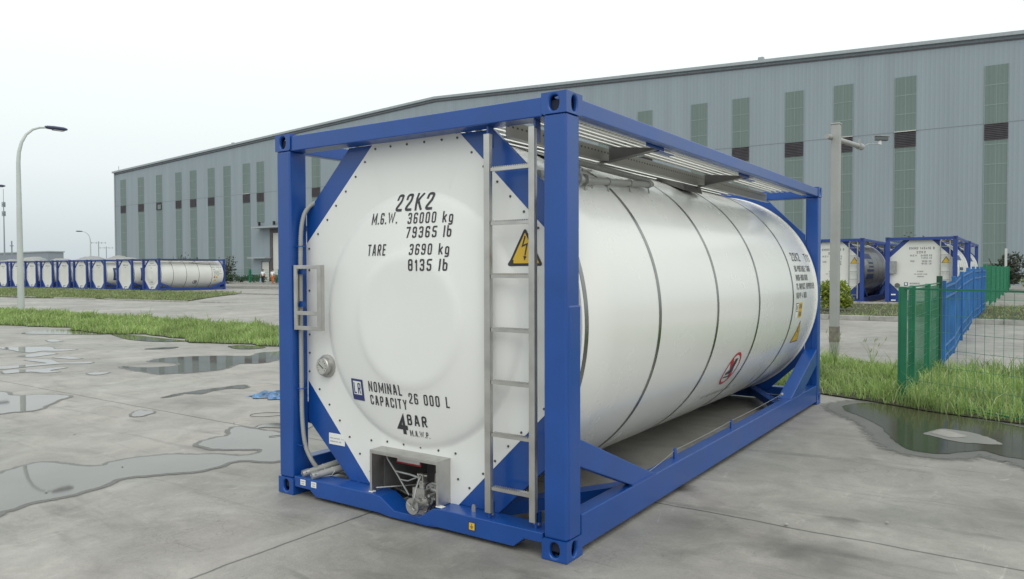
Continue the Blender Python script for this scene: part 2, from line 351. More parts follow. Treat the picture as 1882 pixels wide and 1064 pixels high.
strip3 = sheet('grass_verge', s3, M['soil'], .05, res=1.); tag(strip3, 'soil of the grass verge beyond the road on the right', 'soil', kind='structure')
# kerbs of the right-hand verge and of the left verge
kb = MB()
for i in range(28):
    x0, x1 = -12+i, -12+i+.985
    y0 = 18.02+(x0+12)*.0286; y1 = 18.02+(x1+12)*.0286
    for (a, b) in (((x0, y0), (x1, y1)),):
        kb.beam((a[0], a[1], gz(*a)+.05), (b[0], b[1], gz(*b)+.05), .14, .13)
tag(kb.build('kerb', M['kerb'], bevel=.012), 'low concrete kerb stones along the verge beyond the road', 'kerb', kind='structure')
kb = MB()
for i in range(42):
    x0 = -62+i; 
    if i in (17, 18, 23, 31): continue
    f_ = lambda x: 16.35+(x+62)*.083
    kb.beam((x0, f_(x0)-.15, .02), (x0+.97, f_(x0+.97)-.15, .02), .14, .09)
tag(kb.build('kerb', M['kerb'], bevel=.012), 'broken kerb stones edging the far left grass verge', 'kerb', kind='structure')
kb = MB()
for i in range(28):
    x0 = -12+i; f_ = lambda x: 27.2+(x+12)*.12
    kb.beam((x0, f_(x0), gz(x0, 27)+.03), (x0+.985, f_(x0+.985), gz(x0, 27)+.03), .2, .1)
for i in range(46):
    x0 = -80+i; kb.beam((x0, 28.7, .03), (x0+.985, 28.7, .03), .16, .08)
tag(kb.build('kerb', M['kerb'], bevel=.012), 'concrete edging in front of the parked tank containers', 'kerb', kind='structure')
kb = MB()
for (y_, h_) in ((38.5, .1), (42., .12), (53.2, .15)):
    for i in range(12): kb.beam((-84+i*3, y_, h_/2), (-84+i*3+2.96, y_+.05, h_/2), .25, h_)
tag(kb.build('kerb', M['kerb']), 'far kerb lines across the lane near the two walkers', 'kerb', kind='structure')
# puddles: outlines read off the photograph, laid on the ground at their real places
def rough_edge(P_):
    return [(x+.014*math.sin(x*17+y*9)+.008*math.sin(x*43-y*31), y+.014*math.sin(y*15-x*7+2)+.008*math.sin(y*51+x*29)) for x, y in P_]
def damp_mat(nm, col, rough):
    m = mat(nm, col, rough, var=.15, scale=3); N, L = m.node_tree.nodes, m.node_tree.links; P = N['Principled BSDF']
    a = N.new('ShaderNodeAttribute'); a.attribute_name = 'cover'; n = N.new('ShaderNodeTexNoise'); n.inputs['Scale'].default_value = 14; n.inputs['Detail'].default_value = 5
    t = N.new('ShaderNodeTexCoord'); L.new(t.outputs['Object'], n.inputs['Vector'])
    q = N.new('ShaderNodeMath'); q.operation = 'ADD'; L.new(a.outputs['Fac'], q.inputs[0]); L.new(n.outputs['Fac'], q.inputs[1])
    r = N.new('ShaderNodeMapRange'); r.inputs['From Min'].default_value = .55; r.inputs['From Max'].default_value = 1.25; r.interpolation_type = 'SMOOTHSTEP'; r.inputs['To Max'].default_value = .9; L.new(q.outputs[0], r.inputs['Value']); L.new(r.outputs[0], P.inputs['Alpha'])
    return m
M['damp'] = damp_mat('damp_concrete', (.125, .12, .11), .42)
M['dampbank'] = mat('damp_bank', (.19, .185, .17), .5, var=.15, scale=3)
def fade_patch(px, z, label, core, fade):
    C = rough_edge(closed_spline([at(*p)[:2] for p in px], 5)); C = [np.array(p) for p in C]; n = len(C)
    A_ = sum(C[i-1][0]*C[i][1]-C[i][0]*C[i-1][1] for i in range(n)); sg = 1 if A_ > 0 else -1
    def offs(d):
        out = []
        for i in range(n):
            t_ = C[(i+2) % n]-C[i-2]; n_ = np.array([t_[1], -t_[0]])*sg; n_ = n_/max(1e-6, np.linalg.norm(n_)); out.append(C[i]+n_*d)
        return out
    bm = bmesh.new(); lay = bm.verts.layers.float.new('cover'); ringsv = []
    for d, cv in ((-.01, 1.), (core, 1.), (core+fade*.5, .45), (core+fade, 0.)):
        vs = []
        for p in offs(d):
            v = bm.verts.new((p[0], p[1], gz(p[0], p[1])+z-.0001*len(ringsv)+random.uniform(-.00012, .00012))); v[lay] = cv; vs.append(v)
        ringsv.append(vs)
    for a, b in zip(ringsv[:-1], ringsv[1:]):
        for i in range(n): bm.faces.new((a[i], a[(i+1) % n], b[(i+1) % n], b[i]))
    for f in bm.faces:
        f.normal_update()
        if f.normal.z < 0: f.normal_flip()
    me = bpy.data.meshes.new('damp_patch'); bm.to_mesh(me); bm.free(); me.materials.append(M['damp'])
    return tag(put(bpy.data.objects.new('damp_patch', me)), label, 'damp patch', kind='structure')
def pud(name, px, material, z, label, kind='structure', grow=0.):
    P_ = [at(*p)[:2] for p in px]
    if grow:
        c_ = np.mean(P_, 0); Q = []
        for i, p in enumerate(P_):
            t_ = P_[(i+1) % len(P_)]-P_[i-1]; n_ = np.array([t_[1], -t_[0]]); n_ /= max(1e-6, np.linalg.norm(n_))
            Q.append(p+n_*grow)
        A_ = sum(P_[i-1][0]*P_[i][1]-P_[i][0]*P_[i-1][1] for i in range(len(P_)))
        if A_ < 0: Q = [2*p-q for p, q in zip(P_, Q)]
        P_ = Q
    return tag(sheet(name, rough_edge(closed_spline(P_, 5)), material, z), label, name, kind=kind)
PUD = [
 ('big', [(-30,884),(0,872),(25,863),(60,853),(95,850),(140,857),(190,856),(210,849),(250,842),(300,836),(350,835),(410,835),(440,838),(466,836),(482,828),(470,826),(400,826),(380,823),(368,818),(376,811),(398,805),(424,799),(423,791),(436,785),(450,785),(480,791),(512,796),(545,812),(550,838),(512,847),(490,849),(450,846),(425,850),(400,858),(370,864),(330,869),(270,873),(240,876),(210,884),(185,895),(150,905),(110,914),(60,922),(40,930),(0,942),(-30,952)], 'long curving puddle in front of the yard joint mirroring the street lamp'),
 ('p2', [(-30,721),(10,721),(18,727),(45,727),(80,725),(112,726),(125,728),(104,737),(80,748),(60,754),(30,757),(-30,758)], 'bright puddle at the left edge mirroring the lamp pole'),
 ('p3', [(-20,639),(30,638),(60,637.5),(95,638),(100,641.5),(141,642),(110,645),(78,645),(55,648),(30,645),(8,641)], 'thin bright puddle farthest left nearest the grass'),
 ('p4', [(36,654),(60,650),(80,648),(104,650),(85,653),(60,656)], 'small bright puddle just nearer than the thin left one'),
 ('p5', [(98,657),(125,655),(150,658.5),(130,660),(112,658.5)], 'small bow shaped puddle left of the middle distance'),
 ('p7', [(45,662),(65,660),(95,661),(110,666),(167,665),(160,668),(110,668.5),(60,673),(10,678),(-20,676),(0,673),(40,671),(88,667)], 'streaky bright puddle running towards the left edge'),
 ('p8', [(5,683),(20,680),(60,679),(100,675.5),(120,676),(90,681),(110,683),(85,685),(60,683),(30,685),(10,687)], 'ragged bright puddle below the streaky one at left'),
 ('p9', [(163,686),(180,684.5),(200,684.5),(186,688),(166,688.5)], 'small lens shaped puddle right of the ragged one'),
 ('p10', [(86,625),(100,624),(113,626),(104,628),(90,627.5)], 'small pale puddle near the grass at left'),
 ('p12', [(225,673),(258,675),(300,674),(322,672),(330,668),(300,665),(275,664),(292,659),(330,656),(390,654),(430,654),(462,653.5),(480,648),(512,646),(540,643),(540,655),(512,660),(480,667),(440,668),(424,673),(405,679),(370,683),(330,686),(290,687),(262,682),(235,678)], 'wide puddle mirroring the grey factory wall'),
 ('p17', [(300,730),(320,724),(350,720),(390,714),(420,710),(452,707),(450,713),(420,714),(388,718),(370,723),(340,723),(322,727)], 'narrow curved damp puddle above the joint line'),
 ('p18', [(243,760),(256,754),(268,755),(281,758),(262,765),(246,764)], 'small pale puddle on the joint line'),
 ('p19', [(470,787),(480,781),(500,779),(530,778),(530,785),(500,784.5),(484,785)], 'small puddle beside the joint next to the left post'),
]
for nm, px, lb in PUD:
    dk = nm == 'p17'
    pud('puddle', px, M['water'], .0015, lb)
    fade_patch(px, .0006, 'dark damp rim around the '+lb.split(' puddle')[0]+' puddle', *((.010, .03) if nm not in ('big', 'p12', 'p2') else (.018, .05)))
for px, lb in (([(40,612),(80,607),(130,606),(170,609),(205,612),(190,614.5),(120,614.5),(60,614)], 'dark green puddle along the grass edge at far left'),
               ([(205,614),(245,616),(300,622),(345,627),(290,628),(235,624)], 'dark muddy puddle tucked under the grass edge'),
               ([(418,637),(440,634.5),(470,636),(490,638),(474,641),(440,641.5)], 'small oval green puddle near the left post'),
               ([(266,641.5),(300,638.5),(328,638),(305,641.5)], 'slim dark puddle between the grass and the mirror puddle')):
    pud('puddle', px, M['muddy'], .0045, lb)
pud('puddle', [(1551,746),(1590,741),(1650,745),(1700,756),(1780,768),(1882,786),(1990,812),(1990,880),(1890,848),(1850,840),(1800,828),(1740,834),(1700,832),(1660,822),(1640,805),(1620,785),(1585,766),(1562,758)], M['muddy'], .004, 'large muddy puddle along the grass right of the tank container')
fade_patch([(1551,746),(1590,741),(1650,745),(1700,756),(1780,768),(1882,786),(1990,812),(1990,880),(1890,848),(1850,840),(1800,828),(1740,834),(1700,832),(1660,822),(1640,805),(1620,785),(1585,766),(1562,758)], .0008, 'dark damp margin around the muddy puddle', .07, .22)
pud('mud_bank', [(1700,797),(1714,792),(1740,790),(1790,797),(1822,808),(1838,817),(1800,816),(1750,811),(1715,803)], M['dampbank'], .0065, 'damp bank rising out of the muddy puddle')
pud('mud_bank', [(1712,794),(1735,792),(1765,798),(1780,805),(1745,806),(1718,799)], M['concrete'], .0095, 'dry pale crest of the bank in the muddy puddle')

# ------------------------------------------------------------------ grass
def inside(poly, P):
    poly = np.array(poly); x, y = P[:, 0], P[:, 1]; ins = np.zeros(len(P), bool); j = len(poly)-1
    for i in range(len(poly)):
        xi, yi = poly[i]; xj, yj = poly[j]
        c_ = ((yi > y) != (yj > y)) & (x < (xj-xi)*(y-yi)/(yj-yi+1e-12)+xi); ins ^= c_; j = i
    return ins
def grass(name, poly, dens, hgt, wid, material, label, rng_x=None, edge=0.0):
    poly = [tuple(p) for p in poly]; pa = np.array(poly); lo, hi = pa.min(0)-edge, pa.max(0)+edge
    if rng_x: lo[0], hi[0] = max(lo[0], rng_x[0]), min(hi[0], rng_x[1])
    n = int((hi[0]-lo[0])*(hi[1]-lo[1])*dens); P = RNG.uniform(lo, hi, (n, 2)); P = P[inside(poly, P)]; n = len(P)
    cl = .75+.25*np.sin(P[:, 0]*2.1+np.sin(P[:, 1]*3))+.25*np.sin(P[:, 0]*5.3+P[:, 1]*4.1+1)+.15*np.sin(P[:, 0]*11+P[:, 1]*9)
    h = hgt*np.clip(RNG.normal(.8, .25, n), .25, 1.6)*np.clip(cl, .4, 1.35)
    tall = RNG.random(n) < .006; h[tall] *= 1.45
    a = RNG.uniform(0, 2*np.pi, n); lean = RNG.uniform(.15, .9, n)*h; d = np.stack([np.cos(a), np.sin(a)], 1)
    b = RNG.uniform(0, 2*np.pi, n); wv = np.stack([np.cos(b), np.sin(b)], 1)*(wid*RNG.uniform(.6, 1.3, n))[:, None]/2
    z0 = np.array([gz(x, y) for x, y in P])+.0
    V = np.zeros((n, 5, 3)); V[:, 0, :2] = P-wv; V[:, 1, :2] = P+wv; V[:, 0, 2] = V[:, 1, 2] = z0
    Mi = P+d*(lean*.35)[:, None]; V[:, 2, :2] = Mi-wv*.8; V[:, 3, :2] = Mi+wv*.8; V[:, 2, 2] = V[:, 3, 2] = z0+h*.6
    V[:, 4, :2] = P+d*lean[:, None]; V[:, 4, 2] = z0+h*RNG.uniform(.75, 1.0, n)
    i = np.arange(n)*5; loops = np.stack([i, i+1, i+3, i+2, i+2, i+3, i+4], 1).ravel()
    me = bpy.data.meshes.new(name); me.vertices.add(n*5); me.vertices.foreach_set('co', V.ravel())
    me.loops.add(n*7); me.loops.foreach_set('vertex_index', loops); me.polygons.add(n*2)
    st = np.stack([np.arange(n)*7, np.arange(n)*7+4], 1).ravel(); me.polygons.foreach_set('loop_start', st)
    me.update(calc_edges=True); me.materials.append(material)
    return tag(put(bpy.data.objects.new(name, me)), label, 'grass', kind='stuff')
p1 = near+far
grass('grass', p1, 560, .20, .016, M['grass'], 'lush green grass strip running behind the left of the tank container', (-14, 0), .0)
grass('grass', p1, 280, .22, .026, M['grass'], 'lush green grass strip continuing to the left edge of the photo', (-40, -14))
grass('grass', p1, 760, .25, .012, M['grass'], 'tall green grass around the fence corner at right', (0, 9.5))
grass('grass', closed_spline(s2, 3), 55, .17, .05, M['grassfar'], 'patchy grass verge in front of the row of tanks', (-75, -30))
grass('grass', s3, 110, .13, .03, M['grassfar'], 'short grass verge beyond the road on the right')
def weed(p, h, n, label):
    b = MB()
    for i in range(n):
        a = random.uniform(0, 6.28); l = random.uniform(.4, 1)*h; r_ = random.uniform(.1, .4)*l
        pts = [(p[0]+math.cos(a)*r_*t*t, p[1]+math.sin(a)*r_*t*t, gz(p[0], p[1])+l*t) for t in (0, .3, .6, .85, 1)]
        b.tube(pts, [.004, .003, .0025, .002, .001], 3)
        if random.random() < .6:
            q = pts[-1]; b.tube([q, (q[0]+.02, q[1], q[2]+.06)], [.008, .002], 4)
    tag(b.build('weed', M['grass']), label, 'plant', 'tall weeds standing out of the grass')
weed((1.95, 9.3, 0), .62, 14, 'tall seeding weed just right of the grey camera pole')
weed((2.45, 9.6, 0), .55, 10, 'tall seeding weed midway between camera pole and fence corner')
weed((1.45, 9.0, 0), .55, 14, 'tall weed at the foot of the camera pole on its left')
weed((-11.2, 9.8, 0), .6, 8, 'thin weed above the grass left of the blue corner post')

# ------------------------------------------------------------------ lettering
_tc = {}
def glyphs(s, spacing=1.0, bold=.0):
    key = (s, spacing, bold)
    if key in _tc: return _tc[key]
    cu = bpy.data.curves.new('lettering', 'FONT'); cu.body = s; cu.space_character = spacing; cu.offset = bold; cu.resolution_u = 3
    o = bpy.data.objects.new('lettering', cu); sc.collection.objects.link(o); bpy.context.view_layer.update()
    me = o.to_mesh(); vs = np.array([v.co[:2] for v in me.vertices]); fs = [tuple(p.vertices) for p in me.polygons]; o.to_mesh_clear()
    bpy.data.objects.remove(o); bpy.data.curves.remove(cu)
    vs -= vs.min(0); vs /= vs.max(0); _tc[key] = (vs, fs); return vs, fs
def fil(pts, closed=False, r=.22, n=3):
    """round the corners of a stroke path"""
    out = []; N_ = len(pts)
    for i, p in enumerate(pts):
        if not closed and i in (0, N_-1): out.append(p); continue
        p = Vector(p); a = Vector(pts[i-1])-p; b = Vector(pts[(i+1) % N_])-p
        ra = min(r, a.length*.48); rb = min(r, b.length*.48); A_ = p+a.normalized()*ra; B_ = p+b.normalized()*rb
        for k in range(n+1): t = k/n; out.append(tuple(A_*(1-t)**2+p*2*t*(1-t)+B_*t*t))
    return out
_L = [(0, 0), (1, 0), (1, 1), (0, 1)]
GL = {'0': (1, [(_L, 1)]), 'O': (1, [(_L, 1)]), 'D': (1, [(_L, 1)]), '1': (.6, [([(0, .80), (.75, 1), (.75, 0)], 0)]), '2': (1, [([(0, .74), (0, 1), (1, 1), (1, .60), (0, .14), (0, 0), (1, 0)], 0)]),
 '3': (1, [([(0, .85), (0, 1), (1, 1), (1, .52), (.35, .52)], 0), ([(.5, .52), (1, .52), (1, 0), (0, 0), (0, .15)], 0)]), '4': (1.05, [([(.72, 0), (.72, 1), (0, .27), (1, .27)], 2)]),
 '5': (1, [([(1, 1), (0, 1), (0, .53), (1, .56), (1, 0), (0, 0), (0, .15)], 0)]), '6': (1, [([(1, .85), (1, 1), (0, 1), (0, 0), (1, 0), (1, .52), (.05, .52)], 0)]), '7': (1, [([(0, 1), (1, 1), (.3, 0)], 2)]),
 '8': (1, [(_L, 1), ([(.05, .53), (.95, .53)], 2)]), '9': (1, [([(0, .15), (0, 0), (1, 0), (1, 1), (0, 1), (0, .48), (.95, .48)], 0)]), 'A': (1.05, [([(0, 0), (.38, 1), (.62, 1), (1, 0)], 2), ([(.15, .28), (.85, .28)], 2)]),
 'B': (1, [([(0, 0), (0, 1), (1, 1), (1, .53), (.1, .53)], 0), ([(.5, .53), (1, .53), (1, 0), (0, 0)], 0)]), 'C': (1, [([(1, .76), (1, 1), (0, 1), (0, 0), (1, 0), (1, .24)], 0)]), 'E': (.85, [([(1, 1), (0, 1), (0, 0), (1, 0)], 2), ([(0, .52), (.85, .52)], 2)]),
 'G': (1, [([(1, .82), (1, 1), (0, 1), (0, 0), (1, 0), (1, .46), (.55, .46)], 0)]), 'H': (1, [([(0, 0), (0, 1)], 2), ([(1, 0), (1, 1)], 2), ([(0, .5), (1, .5)], 2)]), 'I': (.1, [([(.5, 0), (.5, 1)], 2)]), 'l': (.1, [([(.5, 0), (.5, 1)], 2)]),
 'K': (1.05, [([(0, 0), (0, 1)], 2), ([(1, 1), (.05, .42)], 2), ([(.32, .58), (1, 0)], 2)]), 'L': (.85, [([(0, 1), (0, 0), (1, 0)], 2)]), 'M': (1.45, [([(0, 0), (0, 1)], 2), ([(.02, .98), (.5, .2), (.98, .98)], 3), ([(1, 0), (1, 1)], 2)]), 'N': (1.15, [([(0, 0), (0, 1)], 2), ([(.02, .98), (.98, .02)], 3), ([(1, 0), (1, 1)], 2)]),
 'P': (1, [([(0, 0), (0, 1), (1, 1), (1, .45), (.05, .45)], 0)]), 'R': (1, [([(0, 0), (0, 1), (1, 1), (1, .48), (.05, .48)], 0), ([(.5, .48), (1, 0)], 2)]), 'S': (1, [([(1, .76), (1, 1), (0, 1), (0, .56), (1, .46), (1, 0), (0, 0), (0, .24)], 0)]),
 'T': (.95, [([(0, 1), (1, 1)], 2), ([(.5, 1), (.5, 0)], 2)]), 'U': (1, [([(0, 1), (0, 0), (1, 0), (1, 1)], 0)]), 'W': (1.9, [([(0, 1), (.25, 0), (.5, .9), (.75, 0), (1, 1)], 2)]), 'Y': (1, [([(0, 1), (.5, .45), (1, 1)], 2), ([(.5, .5), (.5, 0)], 2)]),
 'k': (.95, [([(0, 0), (0, 1)], 2), ([(.95, .66), (.05, .28)], 2), ([(.32, .42), (1, 0)], 2)]), 'g': (.95, [([(0, 0), (1, 0), (1, .68), (0, .68)], 1), ([(1, .2), (1, -.26), (0, -.26)], 0)]), 'b': (.95, [([(0, 1), (0, .3)], 2), ([(0, 0), (1, 0), (1, .66), (0, .66)], 1)]),
 'V': (1, [([(0, 1), (.5, 0), (1, 1)], 2)]), 'F': (.85, [([(1, 1), (0, 1), (0, 0)], 2), ([(0, .52), (.85, .52)], 2)]), 'X': (1, [([(0, 0), (1, 1)], 2), ([(0, 1), (1, 0)], 2)]), '.': (.1, [([(.5, 0), (.5, .03)], 2)]), '-': (.6, [([(0, .5), (1, .5)], 2)]), '/': (.7, [([(0, 0), (1, 1)], 2)]), ' ': (.55, [])}
def glyph_mesh(bm, s_, u0, u1, v0, v1, thick=1.0, gap=.50):
    H_t = v1-v0; n = len(s_); tot = sum(GL[c][0] for c in s_)+gap*(n-1)
    # letter width unit so that the whole line fills the box; strokes are a fraction of it
    unit = (u1-u0)/(tot+.0); T_ = min(.30*unit, .17*H_t)*thick; u = u0; lay = 0
    for c in s_:
        wd = GL[c][0]*unit; x0, x1 = u+T_/2, u+wd-T_/2
        if x1 < x0: x0 = x1 = u+wd/2
        for path, md in GL[c][1]:
            P_ = [(x0+(x1-x0)*p[0], v0+T_/2+(H_t-T_)*p[1]) for p in path]; cl = md == 1
            if md in (0, 1): P_ = fil(P_, cl, T_*.95)
            TT = T_; T_ = T_*(.78 if md == 3 else 1)
            lay += 1; m_ = len(P_); Ls, Rs = [], []
            for i in range(m_):
                p = Vector(P_[i]); a = Vector(P_[i-1]) if (cl or i) else None; b = Vector(P_[(i+1) % m_]) if (cl or i < m_-1) else None
                d0 = (p-a).normalized() if a is not None else (b-p).normalized(); d1 = (b-p).normalized() if b is not None else d0
                n0 = Vector((-d0.y, d0.x)); n1 = Vector((-d1.y, d1.x)); mt_ = (n0+n1)
                mt_ = mt_.normalized() if mt_.length > 1e-6 else n0; k = min(2.2, 1/max(.2, mt_.dot(n0)))
                Ls.append(p+mt_*T_/2*k); Rs.append(p-mt_*T_/2*k)
            if not cl:
                d = (Vector(P_[0])-Vector(P_[1])).normalized()*T_/2; Ls[0] += d; Rs[0] += d
                d = (Vector(P_[-1])-Vector(P_[-2])).normalized()*T_/2; Ls[-1] += d; Rs[-1] += d
            zz = (lay % 3)*.0002; VL = [bm.verts.new((q.x, min(max(q.y, v0 if min(p[1] for p in path) >= 0 else -9), v1), zz)) for q in Ls]; VR = [bm.verts.new((q.x, min(max(q.y, v0 if min(p[1] for p in path) >= 0 else -9), v1), zz)) for q in Rs]
            for i in range(m_ if cl else m_-1):
                j = (i+1) % m_
                try: bm.faces.new((VL[i], VL[j], VR[j], VR[i]))
                except ValueError: pass
            T_ = TT
        u += wd+gap*unit
def lettering(lines, fmap, material, parent, name='lettering', spacing=1.35, bold=.02, grid=.04, thick=1.0):
    """lines: (text, u0, u1, v0, v1) boxes on a surface; fmap(u, v) -> point of that surface. One object per line"""
    for t, u0, u1, v0, v1 in lines:
        bm = bmesh.new(); glyph_mesh(bm, t, u0, u1, v0, v1, thick)
        o = finish_decal(bm, fmap, material, parent, name, grid)
    return o
side_ref = [None]
def finish_decal(bm, fmap, material, parent, name, grid=.04):
    if grid and bm.verts:
        for ax in (0, 1):
            lo = min(v.co[ax] for v in bm.verts); hi = max(v.co[ax] for v in bm.verts); k_ = math.ceil(lo/grid)
            while k_*grid < hi:
                no = (1, 0, 0) if ax == 0 else (0, 1, 0); co = (k_*grid, 0, 0) if ax == 0 else (0, k_*grid, 0)
                bmesh.ops.bisect_plane(bm, geom=bm.verts[:]+bm.edges[:]+bm.faces[:], plane_co=co, plane_no=no); k_ += 1
    for v in bm.verts:
        lift = v.co.z; q = Vector(fmap(v.co.x, v.co.y))
        if lift:
            if abs(q.y-.15) < .2 and fmap is not side_ref[0]: q.y -= lift
            else: q = Vector((CX, q.y, CZ))+(q-Vector((CX, q.y, CZ)))*(1+lift/TR)
        v.co = q
    me = bpy.data.meshes.new(name); bm.to_mesh(me); bm.free(); me.materials.append(material)
    return put(bpy.data.objects.new(name, me), parent)
def decal(polys, fmap, material, parent, name, grid=.04):
    bm = bmesh.new()
    for p in polys:
        try: bm.faces.new([bm.verts.new((q[0], q[1], 0)) for q in p])
        except ValueError: pass
    bmesh.ops.triangulate(bm, faces=bm.faces[:])
    return finish_decal(bm, fmap, material, parent, name, grid)
def ringpoly(cx, cz, r0, r1, n=40):
    return [[(cx+r0*math.cos(a), cz+r0*math.sin(a)), (cx+r1*math.cos(a), cz+r1*math.sin(a)), (cx+r1*math.cos(b), cz+r1*math.sin(b)), (cx+r0*math.cos(b), cz+r0*math.sin(b))]
            for a, b in ((2*math.pi*i/n, 2*math.pi*(i+1)/n) for i in range(n))]
def rect(x0, x1, z0, z1): return [(x0, z0), (x1, z0), (x1, z1), (x0, z1)]
def tri_round(x0, x1, z0, z1, r):
    P_ = [(x0, z0), (x1, z0), ((x0+x1)/2, z1)]; out = []
    for i in range(3):
        p = Vector(P_[i]); a = (Vector(P_[i-1])-p).normalized(); b = (Vector(P_[(i+1) % 3])-p).normalized()
        ang = a.angle(b); c_ = p+(a+b).normalized()*r/math.sin(ang/2); d0 = p+a*r/math.tan(ang/2); d1 = p+b*r/math.tan(ang/2)
        a0 = math.atan2(d0.y-c_.y, d0.x-c_.x); a1 = math.atan2(d1.y-c_.y, d1.x-c_.x); da = (a1-a0+math.pi) % (2*math.pi)-math.pi
        out += [(c_.x+r*math.cos(a0+da*t/5), c_.y+r*math.sin(a0+da*t/5)) for t in range(6)]
    return out

# ------------------------------------------------------------------ tank container
L_, W_, H_ = 6.058, 2.438, 2.591
CX, CZ, TR = 1.219, 1.30, 1.215
PROF = [(0, .046), (.36, .043), (.40, .044), (.43, .049), (.46, .058), (.60, .082), (.74, .110), (.78, .120), (.805, .131), (.825, .144), (.84, .1495), (.85, .150), (9, .150)]
def py_dome(x, z):
    return float(np.interp(math.hypot(x-CX, z-1.29), [a for a, b in PROF], [b for a, b in PROF]))
OCT = [(.83, 2.467), (1.585, 2.467), (2.29, 1.775), (2.29, .86), (1.53, .105), (.825, .105), (.145, .83), (.145, 1.80)]
def casting(parent, sx, sy, sz, material, detail):
    """ISO corner casting with its oval holes; built at the origin corner and mirrored into place"""
    A = (.162, .178, .118); b = MB()
    def plate(u, v, fix, w_, h_, ow, oh):
        n = 32; outer = []; inner = []
        cu, cv = w_/2, h_/2
        for i in range(n):
            a = 2*math.pi*(i+.5)/n; c_, s_ = math.cos(a), math.sin(a)
            t = min(cu/abs(c_) if abs(c_) > 1e-6 else 9, cv/abs(s_) if abs(s_) > 1e-6 else 9)
            outer.append((cu+c_*t, cv+s_*t))
            ex = .42; inner.append((cu+ow/2*math.copysign(abs(c_)**(2*ex), c_), cv+oh/2*math.copysign(abs(s_)**(2*ex), s_)))
        def P(p, d):
            q = [0, 0, 0]; q[u] = p[0]; q[v] = p[1]; q[fix] = d; return tuple(q)
        cs = [(0, 0), (w_, 0), (w_, h_), (0, h_)]
        ov = [P(p, 0) for p in outer]; iv = [P(p, 0) for p in inner]; dv = [P(p, .022) for p in inner]
        fs = [(i, (i+1) % n, (i+1) % n+n, i+n) for i in range(n)]+[(i+n, (i+1) % n+n, (i+1) % n+2*n, i+2*n) for i in range(n)]
        b.add(ov+iv+dv, fs)
        for c_ in cs:      # corner triangles left by the radial sampling
            k_ = sorted(range(n), key=lambda i: math.hypot(outer[i][0]-c_[0], outer[i][1]-c_[1]))[:2]
            b.add([P(outer[k_[0]], 0), P(outer[k_[1]], 0), P(c_, 0)], [(0, 1, 2)])
    plate(0, 2, 1, A[0], A[2], .062, .084); plate(1, 2, 0, A[1], A[2], .058, .084); plate(0, 1, 2, A[0], A[1], .062, .11)
    b.add([(A[0], 0, 0), (A[0], A[1], 0), (A[0], A[1], A[2]), (A[0], 0, A[2]), (0, A[1], 0), (0, A[1], A[2]), (0, 0, A[2])], [(0, 1, 2, 3), (4, 1, 2, 5), (6, 3, 2, 5)])
    b.box((.034, .034, .034), (A[0]-.004, A[1]-.004, A[2]-.004))  # added inner block, coloured dark to stand for shade behind the holes
    b.v = [((W_-x if sx else x), (L_-y if sy else y), (H_-z if sz else z)) for x, y, z in b.v]
    bm = bmesh.new(); V = [bm.verts.new(v) for v in b.v]
    for q_, f in enumerate(b.f):
        try:
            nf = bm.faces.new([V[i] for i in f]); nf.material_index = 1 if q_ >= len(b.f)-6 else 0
        except ValueError: pass
    bmesh.ops.remove_doubles(bm, verts=bm.verts[:], dist=.0005); bmesh.ops.recalc_face_normals(bm, faces=bm.faces[:])
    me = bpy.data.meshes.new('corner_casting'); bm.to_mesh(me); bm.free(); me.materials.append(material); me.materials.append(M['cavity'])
    o = put(bpy.data.objects.new('corner_casting', me), parent)
    if detail:
        q = o.modifiers.new('bevel', 'BEVEL'); q.width = .012; q.segments = 3; q.limit_method = 'ANGLE'; q.angle_limit = R(60)
    return o
def shell_map(y, z, off=.002):       # side lettering wrapped on the barrel (+x side)
    s = max(-1, min(1, (z-CZ)/TR)); a = math.asin(s); return (CX+(TR+off)*math.cos(a), y, CZ+(TR+off)*math.sin(a))
